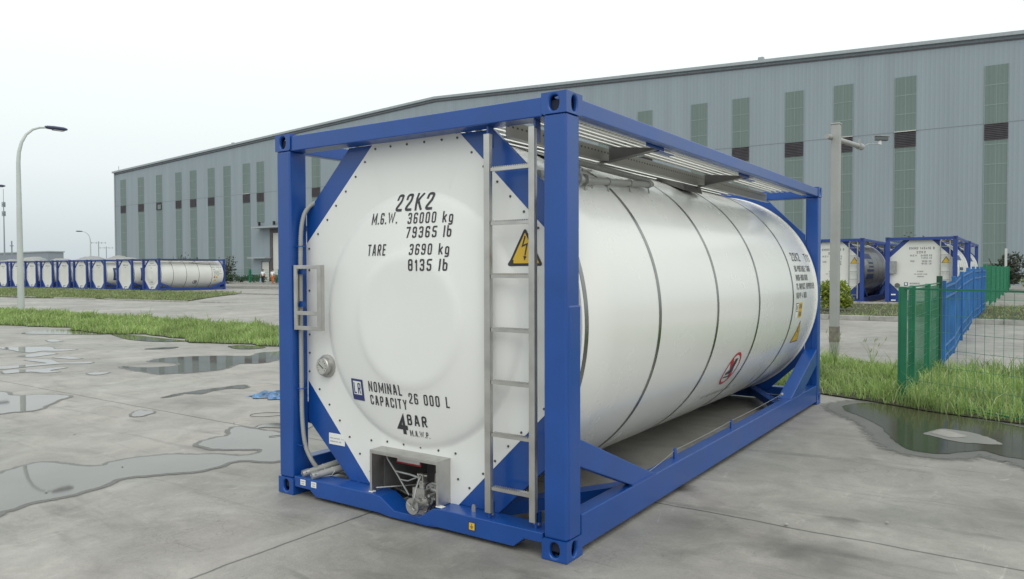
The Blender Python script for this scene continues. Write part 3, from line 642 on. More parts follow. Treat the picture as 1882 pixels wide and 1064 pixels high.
def tank(name, main, style='plain'):
    """style: plain | disc | logo ; main = the near, fully detailed one"""
    T = empty(name); bl = M['blue'] if main else M['bluebg']; wh = M['white'] if main else M['whitebg']; pn = M['panel'] if main else M['whitebg']
    bv = .006 if main else 0
    for sx in (0, 1):
        for sy in (0, 1):
            fx = (lambda v: W_-v) if sx else (lambda v: v); fy = (lambda v: L_-v) if sy else (lambda v: v)
            b = MB(); b.box((min(fx(.006), fx(.152)), min(fy(.006), fy(.156)), .117), (max(fx(.006), fx(.152)), max(fy(.006), fy(.156)), 2.474))
            p = b.build('corner_post', bl, T, bevel=.014 if main else 0, seg=3)
            if main and sx:        # doubler plate wrapped round the lower post
                d = MB(); y0, y1 = sorted((fy(.03), fy(.1615))); d.box((2.36, y0, .119), (2.4365, y1, 1.42)); d.build('doubler_plate', bl, p, bevel=.01, seg=3)
            if main:
                casting(p, sx, sy, 0, bl, True); casting(p, sx, sy, 1, bl, True)
            else:
                for sz in (0, 1):
                    q = MB(); z0, z1 = (0, .118) if not sz else (2.473, 2.591)
                    q.box((min(fx(0), fx(.162)), min(fy(0), fy(.178)), z0), (max(fx(0), fx(.162)), max(fy(0), fy(.178)), z1)); q.cur = 1
                    q.box((min(fx(.05), fx(.112)), min(fy(-.003), fy(.01)), z0+.02), (max(fx(.05), fx(.112)), max(fy(-.003), fy(.01)), z1-.02))
                    q.build('corner_casting', [bl, M['black']], p)
    for sy in (0, 1):
        fy = (lambda v: L_-v) if sy else (lambda v: v)
        a, c_ = sorted((fy(.009), fy(.149)))
        MB().box((.1625, a, 2.467), (2.2755, c_, 2.574)).build('top_rail', bl, T, bevel=bv)
        if sy == 0:
            poly = [(.1625, .138), (.955, .138), (1.015, .132), (1.14, .06), (1.36, .06), (1.465, .130), (1.52, .138), (2.2755, .138), (2.2755, .082), (2.15, .082), (2.075, .022), (1.50, .022), (1.42, .012), (1.10, .012), (1.0, .022), (.385, .022), (.33, .062), (.1625, .062)]
            r_ = MB().prism(poly, 1, a, fy(.165)).build('bottom_rail', bl, T, bevel=.004 if main else 0)
            if main:
                MB().prism([(1.22, .030), (1.47, .030), (1.45, .024), (1.2, .024)], 1, .004, .0085).build('doubler_plate', bl, r_)
                for x0, x1, s_ in ((.1625, .34, 0), (2.14, 2.2755, 0)):
                    MB().box((x0, .0, .050), (x1, .02, .061)) if False else None
        else: MB().box((.1625, fy(.15), .02), (2.2755, c_, .17)).build('bottom_rail', bl, T, bevel=bv)
    for sx in (0, 1):
        fx = (lambda v: W_-v) if sx else (lambda v: v)
        a, c_ = sorted((fx(.007), fx(.075))); MB().box((a, .1785, 2.476), (c_, L_-.1785, 2.571)).build('top_side_rail', bl, T, bevel=bv)
        a, c_ = sorted((fx(.006), fx(.106))); rl = MB().box((a, .1785, .036), (c_, L_-.1785, .228)).build('bottom_side_rail', bl, T, bevel=bv)
        a, c_ = sorted((fx(.010), fx(.072)))
        MB().prism([(.157, .665), (.157, .505), (.86, .229), (1.20, .229)], 0, a, c_).build('side_brace', bl, T, bevel=bv)
        a, c_ = sorted((fx(.010), fx(.150)))
        MB().prism([(5.90, .66), (5.90, .47), (5.22, .229), (4.72, .229)], 0, a, c_).build('side_brace', bl, T, bevel=bv)
        if main:
            a, c_ = sorted((fx(.0045), fx(.03)))
            MB().box((a, .84, .229), (c_, 1.21, .236)).build('doubler_plate', bl, rl)
    b = MB(); b.beam((2.34, 1.2, .13), (1.75, .17, .13), .10, .08); b.build('underframe_brace', bl, T)
    b = MB(); b.beam((.10, 1.2, .13), (.70, .17, .13), .10, .08); b.build('underframe_brace', bl, T)
    b = MB(); b.beam((2.34, 4.7, .13), (1.65, 5.88, .13), .10, .08); b.build('underframe_brace', bl, T)
    b = MB(); b.beam((.10, 4.7, .13), (.75, 5.88, .13), .10, .08); b.build('underframe_brace', bl, T)
    # front and rear diagonal gussets
    for sy in (0, 1):
        a, c_ = (.153, .185) if not sy else (L_-.185, L_-.153)
        for poly in ([(.60, 2.4665), (.88, 2.4665), (.16, 1.74), (.1525, 1.74), (.1525, 2.03)], [(1.838, 2.4665), (1.52, 2.4665), (2.27, 1.74), (2.2855, 1.74), (2.2855, 2.03)],
                     [(.585, .139), (.87, .139), (.17, .90), (.1525, .90), (.1525, .52)], [(1.87, .139), (1.47, .139), (2.25, .90), (2.2855, .90), (2.2855, .53)]):
            if not main and len(poly) == 5 and poly[0][1] < 1: poly = [(.1525, .139)]+poly[1:4] if poly[0][0] < 1 else [(2.2855, .139)]+poly[1:4]
            o = MB().prism(poly, 1, a, c_).build('end_brace', bl, T, bevel=.003 if main else 0)
        MB().box((.1525, a, .9), (.166, c_, 1.74)).build('end_flange', bl, T); MB().box((2.272, a, .9), (2.2855, c_, 1.74)).build('end_flange', bl, T)
    # barrel
    n = 160 if main else 48; b = MB(); ring = []
    prof = [(.1875, TR-.09), (.19, TR-.03), (.195, TR-.006), (.205, TR), (1.3, TR), (2.45, TR), (3.58, TR), (4.8, TR), (5.80, TR), (5.84, TR-.006), (5.862, TR-.03), (5.869, TR-.14)]
    for y, r_ in prof:
        ring.append([(CX+r_*math.cos(2*math.pi*k/n), y, CZ+r_*math.sin(2*math.pi*k/n)) for k in range(n)])
    b.add([p for g_ in ring for p in g_], [(i*n+k, i*n+(k+1) % n, (i+1)*n+(k+1) % n, (i+1)*n+k) for i in range(len(prof)-1) for k in range(n)]+[tuple(range(n)), tuple(range((len(prof)-1)*n, len(prof)*n))])
    shm = wh if style != 'steelshell' else M['steel']
    S = b.build('tank_barrel', shm, T, smooth=True)
    if main:      # the cladding is cut away behind the valve box
        bm = bmesh.new(); bm.from_mesh(S.data)
        for co, no in (((.905, 0, 0), (1, 0, 0)), ((1.497, 0, 0), (1, 0, 0)), ((0, 0, .43), (0, 0, 1)), ((0, .62, 0), (0, 1, 0))):
            bmesh.ops.bisect_plane(bm, geom=bm.verts[:]+bm.edges[:]+bm.faces[:], plane_co=co, plane_no=no)
        dl = [f for f in bm.faces if .905 < f.calc_center_median().x < 1.497 and f.calc_center_median().z < .43 and f.calc_center_median().y < .62]
        bmesh.ops.delete(bm, geom=dl, context='FACES'); bm.to_mesh(S.data); bm.free()
        S.data.polygons.foreach_set('use_smooth', [True]*len(S.data.polygons)); S.data.set_sharp_from_angle(angle=R(40))
    for y in (.232, 1.27, 2.43, 3.56, 4.77):
        b = MB(); wd = .021
        R0 = [(CX+(TR+q)*math.cos(2*math.pi*k/n), y+s_, CZ+(TR+q)*math.sin(2*math.pi*k/n)) for q, s_ in ((-.004, -wd), (.003, -wd), (.003, wd), (-.004, wd)) for k in range(n)]
        b.add(R0, [(i*n+k, i*n+(k+1) % n, (i+1)*n+(k+1) % n, (i+1)*n+k) for i in range(3) for k in range(n)])
        b.build('band', M['band'], S, smooth=True, angle=30)
    b = MB()
    R0 = [(CX+(TR+q)*math.cos(2*math.pi*k/n), 5.835+s_, CZ+(TR+q)*math.sin(2*math.pi*k/n)) for q, s_ in ((-.004, -.01), (.012, -.006), (.012, .02), (-.006, .03)) for k in range(n)]
    b.add(R0, [(i*n+k, i*n+(k+1) % n, (i+1)*n+(k+1) % n, (i+1)*n+k) for i in range(3) for k in range(n)]); b.build('end_rim', wh, S, smooth=True)
    # end panel
    dome = main or style == 'disc'
    bm = bmesh.new(); 
    na = 192 if dome else 48; rings = [0.0]+([.1, .2, .3, .36, .38, .40, .415, .43, .445, .46, .5, .6, .68, .74, .77, .79, .80, .815, .825, .832, .838, .845] if dome else [.4])
    angs = sorted(set([round(2*math.pi*i/na, 6) for i in range(na)]+[round(math.atan2(z-1.29, x-CX) % (2*math.pi), 6) for x, z in OCT]))
    def octr(a):
        c_, s_ = math.cos(a), math.sin(a); best = 9
        for i in range(8):
            (x0, z0), (x1, z1) = OCT[i], OCT[(i+1) % 8]; ex, ez = x1-x0, z1-z0; den = c_*ez-s_*ex
            if abs(den) < 1e-9: continue
            t = ((x0-CX)*ez-(z0-1.29)*ex)/den; u = ((x0-CX)*s_-(z0-1.29)*c_)/den
            if t > 0 and -1e-6 <= u <= 1+1e-6: best = min(best, t)
        return best
    cv = bm.verts.new((CX, py_dome(CX, 1.29) if dome else .15, 1.29)); prev = None
    for r_ in rings[1:]+['o', 'l']:
        cur = []
        for a in angs:
            ro = octr(a); rr = ro if r_ in ('o', 'l') else min(r_, ro-.01)
            x, z = CX+rr*math.cos(a), 1.29+rr*math.sin(a)
            y = (.172 if r_ == 'l' else .15) if r_ in ('o', 'l') else (py_dome(x, z) if dome else .15)
            cur.append(bm.verts.new((x, y, z)))
        m_ = len(angs)
        for i in range(m_):
            j = (i+1) % m_
            if prev is None: bm.faces.new((cv, cur[i], cur[j]))
            else: bm.faces.new((prev[i], cur[i], cur[j], prev[j]))
        prev = cur
    if main:         # opening for the valve box
        for co, no in (((.905, 0, 0), (1, 0, 0)), ((1.497, 0, 0), (1, 0, 0)), ((0, 0, .425), (0, 0, 1))):
            bmesh.ops.bisect_plane(bm, geom=bm.verts[:]+bm.edges[:]+bm.faces[:], plane_co=co, plane_no=no)
        dl = [f for f in bm.faces if .905 < f.calc_center_median().x < 1.497 and f.calc_center_median().z < .425]
        bmesh.ops.delete(bm, geom=dl, context='FACES')
    bmesh.ops.recalc_face_normals(bm, faces=bm.faces[:])
    me = bpy.data.meshes.new('end_panel'); bm.to_mesh(me); bm.free(); me.materials.append(pn); me.polygons.foreach_set('use_smooth', [True]*len(me.polygons))
    try: me.set_sharp_from_angle(angle=R(30))
    except Exception: pass
    E_ = put(bpy.data.objects.new('end_panel', me), T)
    b = MB(); b.prism(OCT, 1, L_-.175, L_-.152); b.build('end_panel', pn, T)
    ymap = py_dome if dome else (lambda x, z: .15)
    fm = lambda x, z: (x, ymap(x, z)-.0025, z)
    side = lambda y, z: shell_map(y, z)
    nb = 6
    # bolt heads round the end panel
    pts = [(.858, 2.435), (.998, 2.440), (1.144, 2.440), (1.294, 2.440), (1.439, 2.440), (1.565, 2.440)]
    pts += [(.759, 2.356), (.668, 2.262), (.57, 2.167), (.47, 2.073), (.379, 1.977), (.28, 1.879), (.185, 1.775), (.183, 1.62), (.183, 1.47), (.181, 1.3), (.181, 1.15), (.18, 1.015), (.176, .879), (.282, .757), (.384, .655), (.49, .552), (.588, .447), (.689, .342), (.79, .235)]
    pts += [(1.677, 2.340), (1.768, 2.246), (1.87, 2.147), (1.965, 2.054), (2.062, 1.959), (2.16, 1.86), (2.255, 1.76), (2.26, 1.6), (2.26, 1.4), (2.26, 1.2), (2.26, 1.0), (2.2, .81), (2.13, .735), (2.04, .653), (1.945, .559), (1.847, .456), (1.756, .364), (1.65, .258), (.80, .45), (.95, .46), (1.10, .46), (1.25, .46), (1.40, .46), (1.54, .46), (1.56, .30)]
    if main:
        b = MB(); b.cyl((0, .002, 0), (0, -.004, 0), .0078, 8); b.cyl((0, -.0045, 0), (0, -.008, 0), .005, 6); proto = b.build('bolt', M['bolt'], E_); first = True
        for x, z in pts:
            if z <= .43 and .90 < x < 1.5: continue
            o = proto if first else proto.copy()
            if not first: sc.collection.objects.link(o)
            o.location = (x, .15, z); first = False
    # ladder
    def ladder():
        st = M['steel'] if main else M['galv']; l = empty_child('ladder', T)
        for x0, x1 in ((1.857, 1.899), (2.172, 2.212)):
            MB().box((x0, .028, .175), (x1, .040, 2.415 if x0 < 2 else 2.425)).box((x1-.004, .040, .175), (x1+.0, .060, 2.415)).box((x0, .040, .175), (x0+.004, .060, 2.415)).build('stile', st, l, bevel=.002 if main else 0)
        for z in (2.205, 1.89, 1.58, 1.265, .955, .645, .325):
            b = MB(); b.box((1.9035, .034, z-.010), (2.1715, .062, z+.009))
            if main:
                for i in range(17):
                    x = 1.912+i*.0155; b.add([(x, .034, z+.0095), (x+.012, .034, z+.0095), (x+.006, .034, z+.017), (x, .062, z+.0095), (x+.012, .062, z+.0095), (x+.006, .062, z+.017)], [(0, 1, 2), (3, 5, 4), (0, 2, 5, 3), (1, 4, 5, 2)])
            b.build('rung', st, l)
        for x0 in (1.868, 2.198):
            MB().box((x0, .045, 2.34), (x0+.012, .10, 2.466)).build('bracket', bl, l)
            MB().box((x0, .045, .1385), (x0+.014, .10, .23)).build('bracket', bl, l)
            if main: MB().cyl((x0+.02, .07, .16), (x0-.012, .07, .16), .010, 8).build('bolt', M['steel'], l)
    def empty_child(nm, par):
        o = bpy.data.objects.new(nm, None); o.empty_display_size = .1; return put(o, par)
    if main or style in ('steelshell', 'text'): ladder()
    # walkway
    al, gv = (M['alu'], M['galv'])
    wk = empty_child('walkway', T)
    for k_, (x0, x1) in enumerate(((1.93, 2.295), (.70, 1.75))):
        b = MB(); nr = 6 if k_ == 0 else 12
        for i in range(nr):
            xa = x0+(x1-x0)*i/nr; wd = (x1-x0)/nr
            b.box((xa, .20, 2.535), (xa+wd*.5, 5.60, 2.547)); b.box((xa+wd*.501, .20, 2.520), (xa+wd*.999, 5.60, 2.524)); b.box((xa+wd*.46, .20, 2.5245), (xa+wd*.5, 5.60, 2.5345))
        b.build('plank', al, wk)
    b = MB(); b.box((2.298, .18, 2.478), (2.350, 5.66, 2.482)); b.box((2.295, .18, 2.4825), (2.298, 5.66, 2.534)); b.build('edge_strip', M['perf'], wk)
    b = MB(); b.box((1.905, .19, 2.41), (1.910, 5.6, 2.519)); b.box((1.9105, .19, 2.41), (1.945, 5.6, 2.414)); b.build('support_beam', M['perfbeam'], wk)
    if main:
        b = MB(); b.box((.62, .19, 2.44), (.625, 5.6, 2.519)); b.box((.55, .19, 2.44), (.6195, 5.6, 2.444)); b.build('support_beam', M['perfbeam'], wk)
        b = MB(); b.prism([(1.88, 2.41), (1.66, 2.47), (1.60, 2.46), (1.9, 2.34)], 1, 3.05, 3.5); b.build('filler', M['darksteel'], wk)
    for y in (1.45, 3.42):
        b = MB()
        b.prism([(2.345, 2.472), (2.345, 2.460), (1.95, 2.405), (1.95, 2.5185), (2.345, 2.477)], 1, y-.003, y+.003)
        b.prism([(2.345, 2.4595), (2.345, 2.4555), (1.95, 2.4005), (1.80, 2.400), (1.80, 2.404), (1.95, 2.4045)], 1, y-.07, y+.003)
        b.build('cross_bracket', M['bracketgrey'] if main else gv, wk)
        b = MB(); b.box((2.352, y-.24, 2.455), (2.3565, y+.06, 2.500)); b.box((2.31, y-.02, 2.446), (2.356, y+.24, 2.4545)); b.build('hanger', bl, wk, bevel=.003 if main else 0)
    if not main and style not in ('disc', 'steelshell', 'text', 'logo'): pass
    return T, E_, S, fm, side, empty_child
main, E0, S0, fm, side, echild = tank('tank_container', True)
tag(main, 'large near white tank container in a blue steel frame with a ladder, marked 22K2', 'tank container', 'tank containers')
# --- front lettering (boxes read off the photograph)
LET = [('22K2', 1.078, 1.391, 2.000, 2.116), ('M.G.W.', .86, 1.103, 1.921, 1.998), ('79365 lb', 1.201, 1.561, 1.823, 1.896), ('TARE', .853, 1.03, 1.713, 1.789),
       ('8135 lb', 1.246, 1.554, 1.612, 1.688), ('NOMINAL', .848, 1.17, .802, .873), ('CAPACITY', .852, 1.201, .712, .779), ('26 000 L', 1.225, 1.548, .757, .828), ('BAR', 1.185, 1.352, .609, .683), ('M.A.W.P.', 1.195, 1.36, .536, .577)]
lettering(LET, fm, M['ink'], E0, spacing=1.25, bold=.03)
lettering([('36000 kg', 1.201, 1.563, 1.915, 1.987), ('3690 kg', 1.245, 1.558, 1.714, 1.785)], fm, M['ink'], E0, spacing=1.25, bold=.03)
lettering([('4', 1.091, 1.181, .541, .686)], fm, M['ink'], E0, thick=1.25)
lg = decal([rect(.658, .787, .725, .873)], fm, M['navy'], E0, 'logo_sticker')
fm2 = lambda x, z: (x, py_dome(x, z)-.0035, z)
decal([rect(.678, .767, .765, .858)], fm2, M['sticker'], E0, 'logo_sticker')
fm3 = lambda x, z: (x, py_dome(x, z)-.0045, z)
lettering([('LR', .684, .760, .772, .848)], fm3, M['navy'], E0, spacing=.95, bold=.0)
# high voltage triangle
TX0, TX1, TZ0, TZ1 = 1.945, 2.195, 1.640, 1.868
S1 = decal([tri_round(TX0, TX1, TZ0, TZ1, .012)], fm, M['ink'], E0, 'warning_sticker')
decal([tri_round(TX0+.026, TX1-.026, TZ0+.016, TZ1-.032, .003)], fm2, M['yellow'], E0, 'warning_sticker')
decal([[(2.068, 1.818), (2.076, 1.813), (2.060, 1.765), (2.092, 1.776), (2.074, 1.700), (2.066, 1.702), (2.079, 1.762), (2.046, 1.750)], [(2.058, 1.700), (2.082, 1.696), (2.066, 1.672)]], fm3, M['ink'], E0, 'warning_sticker', grid=0)
# gauge
gx, gzz = .367, .932
b = MB(); b.tube([(gx, .152, gzz), (gx, .135, gzz), (gx, .132, gzz), (gx, .100, gzz), (gx, .094, gzz), (gx, .094, gzz)], [.082, .082, .064, .064, .058, .050], 32)
G = b.build('temperature_gauge', M['steel'], E0, smooth=True, angle=25)
b = MB(); b.cyl((gx, .0945, gzz), (gx, .0925, gzz), .052, 32); b.build('dial', M['glass'], G)
b = MB(); b.beam((gx-.03, .0915, gzz+.018), (gx+.018, .0915, gzz-.012), .003, .005)
for i in range(11):
    a = R(-40+i*26); b.beam((gx+.036*math.cos(a), .0915, gzz+.036*math.sin(a)), (gx+.046*math.cos(a), .0915, gzz+.046*math.sin(a)), .002, .003)
b.build('pointer', M['ink'], G)
# steel document frame hung on the left post, with its blue lugs
b = MB(); y0, y1 = .018, .034
b.box((.165, y0, 1.192), (.196, y1, 1.655)); b.box((.410, y0, 1.192), (.441, y1, 1.655)); b.box((.1962, y0+.001, 1.628), (.4098, y1-.001, 1.654)); b.box((.1962, y0+.001, 1.300), (.4098, y1-.001, 1.328)); b.box((.1962, y0+.001, 1.193), (.4098, y1-.001, 1.222))
b.box((.165, .0345, 1.192), (.169, .062, 1.655)); b.box((.437, .0345, 1.192), (.441, .062, 1.655))
b.build('document_frame', M['steel'], main, bevel=.002)
for z in (1.605, 1.372):
    MB().box((.153, .05, z-.016), (.235, .075, z+.010)).box((.185, .05, z+.0101), (.198, .075, z+.024)).box((.215, .05, z+.0101), (.228, .075, z+.024)).build('frame_lug', M['blue'], main)
# ribbed conduits
def ribbed(path, r0, r1, step, name, par, m_=None):
    P_ = [Vector(p) for p in path]; dense = []
    for i in range(len(P_)-1):
        p0, p1, p2, p3 = P_[max(0, i-1)], P_[i], P_[i+1], P_[min(len(P_)-1, i+2)]; n = max(1, int((p2-p1).length/(step/2)))
        for k_ in range(n):
            t = k_/n; dense.append(.5*((2*p1)+(-p0+p2)*t+(2*p0-5*p1+4*p2-p3)*t*t+(-p0+3*p1-3*p2+p3)*t**3))
    dense.append(P_[-1]); rr = [r0 if (i//1) % 2 else r1 for i in range(len(dense))]
    b = MB(); b.tube(dense, rr, 10); return b.build(name, m_ or M['pvc'], par, smooth=True, angle=60)
c1 = ribbed([(.46, .50, 2.22), (.36, .34, 2.19), (.27, .22, 2.14), (.205, .125, 2.07), (.182, .085, 1.95), (.178, .072, 1.72), (.176, .072, 1.2), (.176, .072, .8), (.180, .072, .55), (.20, .08, .36), (.24, .10, .25), (.27, .14, .17)], .017, .0145, .014, 'conduit', main)
for z in (.765, .355, 1.79):
    MB().tube([(.153, .045, z), (.20, .045, z), (.205, .072, z), (.20, .1, z), (.153, .1, z)], .0035, 6).build('clip', M['blue'], main)
c2 = ribbed([(2.262, .15, 1.86), (2.262, .125, 1.7), (2.262, .115, 1.3), (2.262, .115, .9), (2.262, .14, .78)], .015, .0125, .012, 'conduit', main)
# tubes with cable ties on the lower left of the frame
for pa, pb in (((.235, .06, .158), (.40, .46, .235)), ((.345, .05, .160), (.50, .44, .215))):
    b = MB(); A_, B_ = Vector(pa), Vector(pb); b.cyl(A_, B_, .024, 16); d = (B_-A_).normalized()
    t_ = b.build('document_tube', M['pvc'], main, smooth=True)
    b = MB(); b.cyl(A_-d*.03, A_+d*.02, .028, 14); b.beam(A_-d*.035+Vector((0, 0, -.02)), A_-d*.035+Vector((0, 0, .03)), .012, .006); b.beam(A_-d*.02+Vector((-.025, 0, 0)), A_-d*.02+Vector((.03, 0, .015)), .01, .01); b.build('wing_cap', M['galv'], t_)
    b = MB(); q = A_+d*.12; b.tube([q+Vector((0, 0, .027)), q+Vector((.027, 0, 0)), q+Vector((.01, -.01, -.03)), q+Vector((-.03, -.07, -.035))], .0025, 5); b.build('cable_tie', M['sticker'], t_)
MB().cyl((.10, .36, .11), (.62, .30, .16), .035, 14).build('drain_pipe', M['pvc'], main, smooth=True)
# small plates and stickers
pl = MB().box((.375, .1495, .372), (.535, .1525, .452)).build('rating_plate', M['sticker'], main)
lettering([('SERIAL N 4617   LOT 26', .385, .525, .428, .437), ('TANK CONTAINER   2 4', .385, .525, .413, .421), ('STAINLESS STEEL TANK', .385, .50, .390, .398), ('DATE 07', .385, .44, .379, .385)][1:3], lambda x, z: (x, .1488, z), M['inkbg'], pl, grid=0, spacing=1.0, bold=0)
for x0 in (.232, .345):
    p_ = MB().box((x0, .0065, .085), (x0+.052, .0088, .125)).build('lift_sticker', M['sticker'], main)
    lettering([('CLAMP', x0+.008, x0+.044, .108, .116), ('HERE', x0+.012, x0+.040, .092, .100)], lambda x, z: (x, .006, z), M['inkbg'], p_, grid=0, spacing=1, bold=0)
ea = MB().box((1.752, .0055, .058), (1.80, .0088, .106)).build('earth_sticker', M['ink'], main)
MB().box((1.757, .0045, .061), (1.798, .0054, .103)).build('earth_symbol', M['yellow'], ea)
b = MB(); b.box((1.7755, .0038, .083), (1.7785, .0044, .098))
for i, wd in enumerate((.026, .018, .010)): b.box((1.777-wd/2, .0038, .080-i*.006), (1.777+wd/2, .0044, .083-i*.006))
b.build('earth_symbol', M['ink'], ea)
b = MB(); b.prism([(1.715, .1385), (1.745, .1385), (1.745, .17), (1.738, .185), (1.722, .185), (1.715, .17)], 1, .085, .092); b.build('earth_lug', M['steel'], main)
# --- valve box
vb = echild('valve_box', main)
st = M['steel']
b = MB()
X0, X1, Y0, Y1, Z1 = .905, 1.497, .030, .60, .425
b.box((X0, Y0, Z1-.004), (X1, .152, Z1)); b.box((X0, Y0, .139), (X0+.004, .152, Z1-.0042)); b.box((X1-.004, Y0, .139), (X1, .152, Z1-.0042))
b.box((X0+.0042, Y0-.001, Z1-.024), (X1-.0042, Y0+.003, Z1-.0042)); b.box((X0-.001, Y0-.002, .139), (X0+.018, Y0+.002, Z1+.001)); b.box((X1-.018, Y0-.002, .139), (X1+.001, Y0+.002, Z1+.001))
b.build('hood', st, vb, bevel=.0015)
ds = M['darksteel']
b = MB(); b.box((X0+.005, .155, .02), (X0+.009, Y1, Z1-.03)); b.box((X1-.009, .155, .02), (X1-.005, Y1, Z1-.03)); b.box((X0+.009, Y1-.004, .02), (X1-.009, Y1, Z1)); b.prism([(.155, Z1-.005), (.155, Z1-.009), (Y1-.005, .30), (Y1-.005, .304)], 0, X0+.01, X1-.01)
b.build('liner', M['linerg'], vb)
b = MB(); b.box((.895, .0245, .139), (.93, .06, .146)); b.box((1.478, .0245, .139), (1.53, .06, .146)); b.build('edge_seal', M['sticker'], vb, bevel=.002)
lb_ = MB().prism([(.20, .385), (.20, .312), (.203, .312), (.203, .385)], 0, .985, 1.205).build('warning_label', M['red'], vb)
MB().box((.995, .197, .324), (1.195, .1995, .386)).build('label_face', M['sticker'], lb_)
b = MB()
vx = 1.315
b.cyl((vx, -.012, .125), (vx, .008, .125), .052, 24); b.cyl((vx, .008, .125), (vx, .06, .125), .040, 20); b.cyl((vx, .06, .125), (vx, .075, .125), .075, 8); b.cyl((vx, .09, .125), (vx, .105, .125), .075, 8)
b.cyl((vx, .075, .125), (vx, .20, .14), .055, 20); b.cyl((vx, .20, .14), (vx, .215, .14), .085, 20); b.cyl((vx, .23, .14), (vx, .245, .14), .085, 20); b.cyl((vx, .215, .14), (vx+.02, .52, .20), .06, 20)
b.box((vx-.05, .05, .175), (vx+.05, .07, .225)); b.box((vx-.05, .0505, .05), (vx+.05, .11, .09))
b.cyl((vx, .09, .17), (vx, .09, .27), .022, 14); b.cyl((vx, .09, .25), (vx, .09, .262), .038, 14); b.box((vx-.022, .07, .262), (vx-.012, .11, .31)); b.box((vx+.012, .07, .262), (vx+.022, .11, .31)); b.cyl((vx-.04, .09, .30), (vx+.04, .09, .30), .008, 10)
for a in range(8):
    t = a*math.pi/4; b.cyl((vx+.063*math.cos(t), .048, .125+.063*math.sin(t)), (vx+.063*math.cos(t), .115, .125+.063*math.sin(t)), .008, 6)
    b.cyl((vx+.072*math.cos(t), .19, .14+.072*math.sin(t)), (vx+.072*math.cos(t), .255, .14+.072*math.sin(t)), .008, 6)
V = b.build('outlet_valve', st, vb, smooth=True)
b = MB(); b.tube([(vx-.03, -.022, .145), (vx+.03, -.022, .105)], .006, 8); b.cyl((vx, -.012, .125), (vx, -.028, .125), .012, 10); b.tube([(vx+.012, -.02, .14), (vx+.035, -.03, .19), (vx+.028, 0, .25), (vx+.01, .06, .30)], .006, 8); b.build('handle', M['galv'], V, smooth=True)
b = MB(); b.tube([(.985, .10, .405), (1.0, .10, .36), (1.08, .11, .26), (1.17, .12, .14)], .006, 8); b.tube([(1.06, .11, .285), (1.20, .10, .285), (1.29, .09, .28)], .007, 8); b.tube([(1.10, .11, .235), (1.18, .1, .24), (1.26, .09, .275)], .005, 8); b.tube([(.93, .06, .165), (1.12, .3, .16)], .005, 6); b.build('release_cable', M['galv'], vb, smooth=True)
b = MB(); b.tube([(1.405, .12, .32), (1.395, .12, .215)], .008, 8); b.cyl((1.37, .12, .21), (1.43, .12, .205), .016, 10); b.tube([(1.40, .11, .19), (1.38, .10, .12)], .007, 8); b.cyl((1.40, .14, .19), (1.40, .05, .19), .010, 8); b.box((1.385, .09, .155), (1.42, .13, .17)); b.cyl((1.37, .12, .25), (1.415, .12, .25), .01, 8); b.build('lever', M['galv'], vb, smooth=True)
# --- side lettering and stickers on the barrel
lettering([('22K2', 5.0, 5.36, 1.705, 1.80), ('T11', 5.58, 5.80, 1.70, 1.795), ('UN PORTABLE TANK', 4.98, 5.66, 1.588, 1.655), ('IMDG-RID/ADR', 4.96, 5.46, 1.490, 1.556), ('TC IMPACT APPROVED', 4.93, 5.72, 1.392, 1.460), ('MAWP 4 BAR', 4.91, 5.34, 1.295, 1.362)], side, M['ink'], S0, grid=.06, thick=1.0)
off = lambda o: (lambda y, z: shell_map(y, z, o))
decal([rect(4.90, 5.01, 1.085, 1.255)], off(.002), M['sticker'], S0, 'data_sticker'); decal([rect(5.03, 5.17, 1.083, 1.25)], off(.002), M['yellow'], S0, 'data_sticker')
decal([rect(4.91, 5.0, 1.240, 1.250), rect(4.91, 4.918, 1.17, 1.24), rect(4.91, 5.0, 1.155, 1.163)], off(.003), M['ink'], S0, 'data_sticker')
lettering([('LR', 4.93, 4.985, 1.178, 1.225), ('UN', 5.05, 5.14, 1.185, 1.235), ('TANK', 5.045, 5.155, 1.10, 1.15)], off(.004), M['inkbg'], S0, grid=.06)
decal([[(5.05, .80), (5.36, .80), (5.195, 1.045)]], off(.002), M['ink'], S0, 'warning_sticker'); decal([[(5.075, .812), (5.332, .812), (5.195, 1.020)]], off(.003), M['yellow'], S0, 'warning_sticker')
decal([[(5.196, .985), (5.206, .985), (5.19, .93), (5.218, .935), (5.195, .865), (5.185, .865), (5.20, .92), (5.175, .915)]], off(.004), M['ink'], S0, 'warning_sticker')
ny, nz, nr = 3.215, 0., .175
def arcm(o): return lambda y, s_: (CX+(TR+o)*math.cos(R(-29)+s_/TR), y, CZ+(TR+o)*math.sin(R(-29)+s_/TR))
decal(ringpoly(ny, nz, nr*.84, nr), arcm(.002), M['red'], S0, 'no_step_sign')
decal([[(ny-nr*.62+.02, nz+nr*.62+.02), (ny-nr*.62-.02, nz+nr*.62-.02), (ny+nr*.62-.02, nz-nr*.62-.02), (ny+nr*.62+.02, nz-nr*.62+.02)]], arcm(.003), M['red'], S0, 'no_step_sign')
decal([[(ny-.02, nz+.11), (ny+.05, nz+.11), (ny+.045, nz+.015), (ny+.07, nz-.03), (ny+.02, nz-.045), (ny-.09, nz-.055), (ny-.11, nz-.03), (ny-.03, nz-.005)], [(ny-.10, nz-.075), (ny+.08, nz-.075), (ny+.08, nz-.09), (ny-.10, nz-.09)]], arcm(.0045), M['ink'], S0, 'no_step_sign', grid=.05)
lettering([('DO NOT STEP ON TANK', 2.92, 3.70, .455, .485)], side, M['inkbg'], S0, grid=.06)
b = MB(); b.box((2.20, .36, .70), (2.235, .43, .73)); 
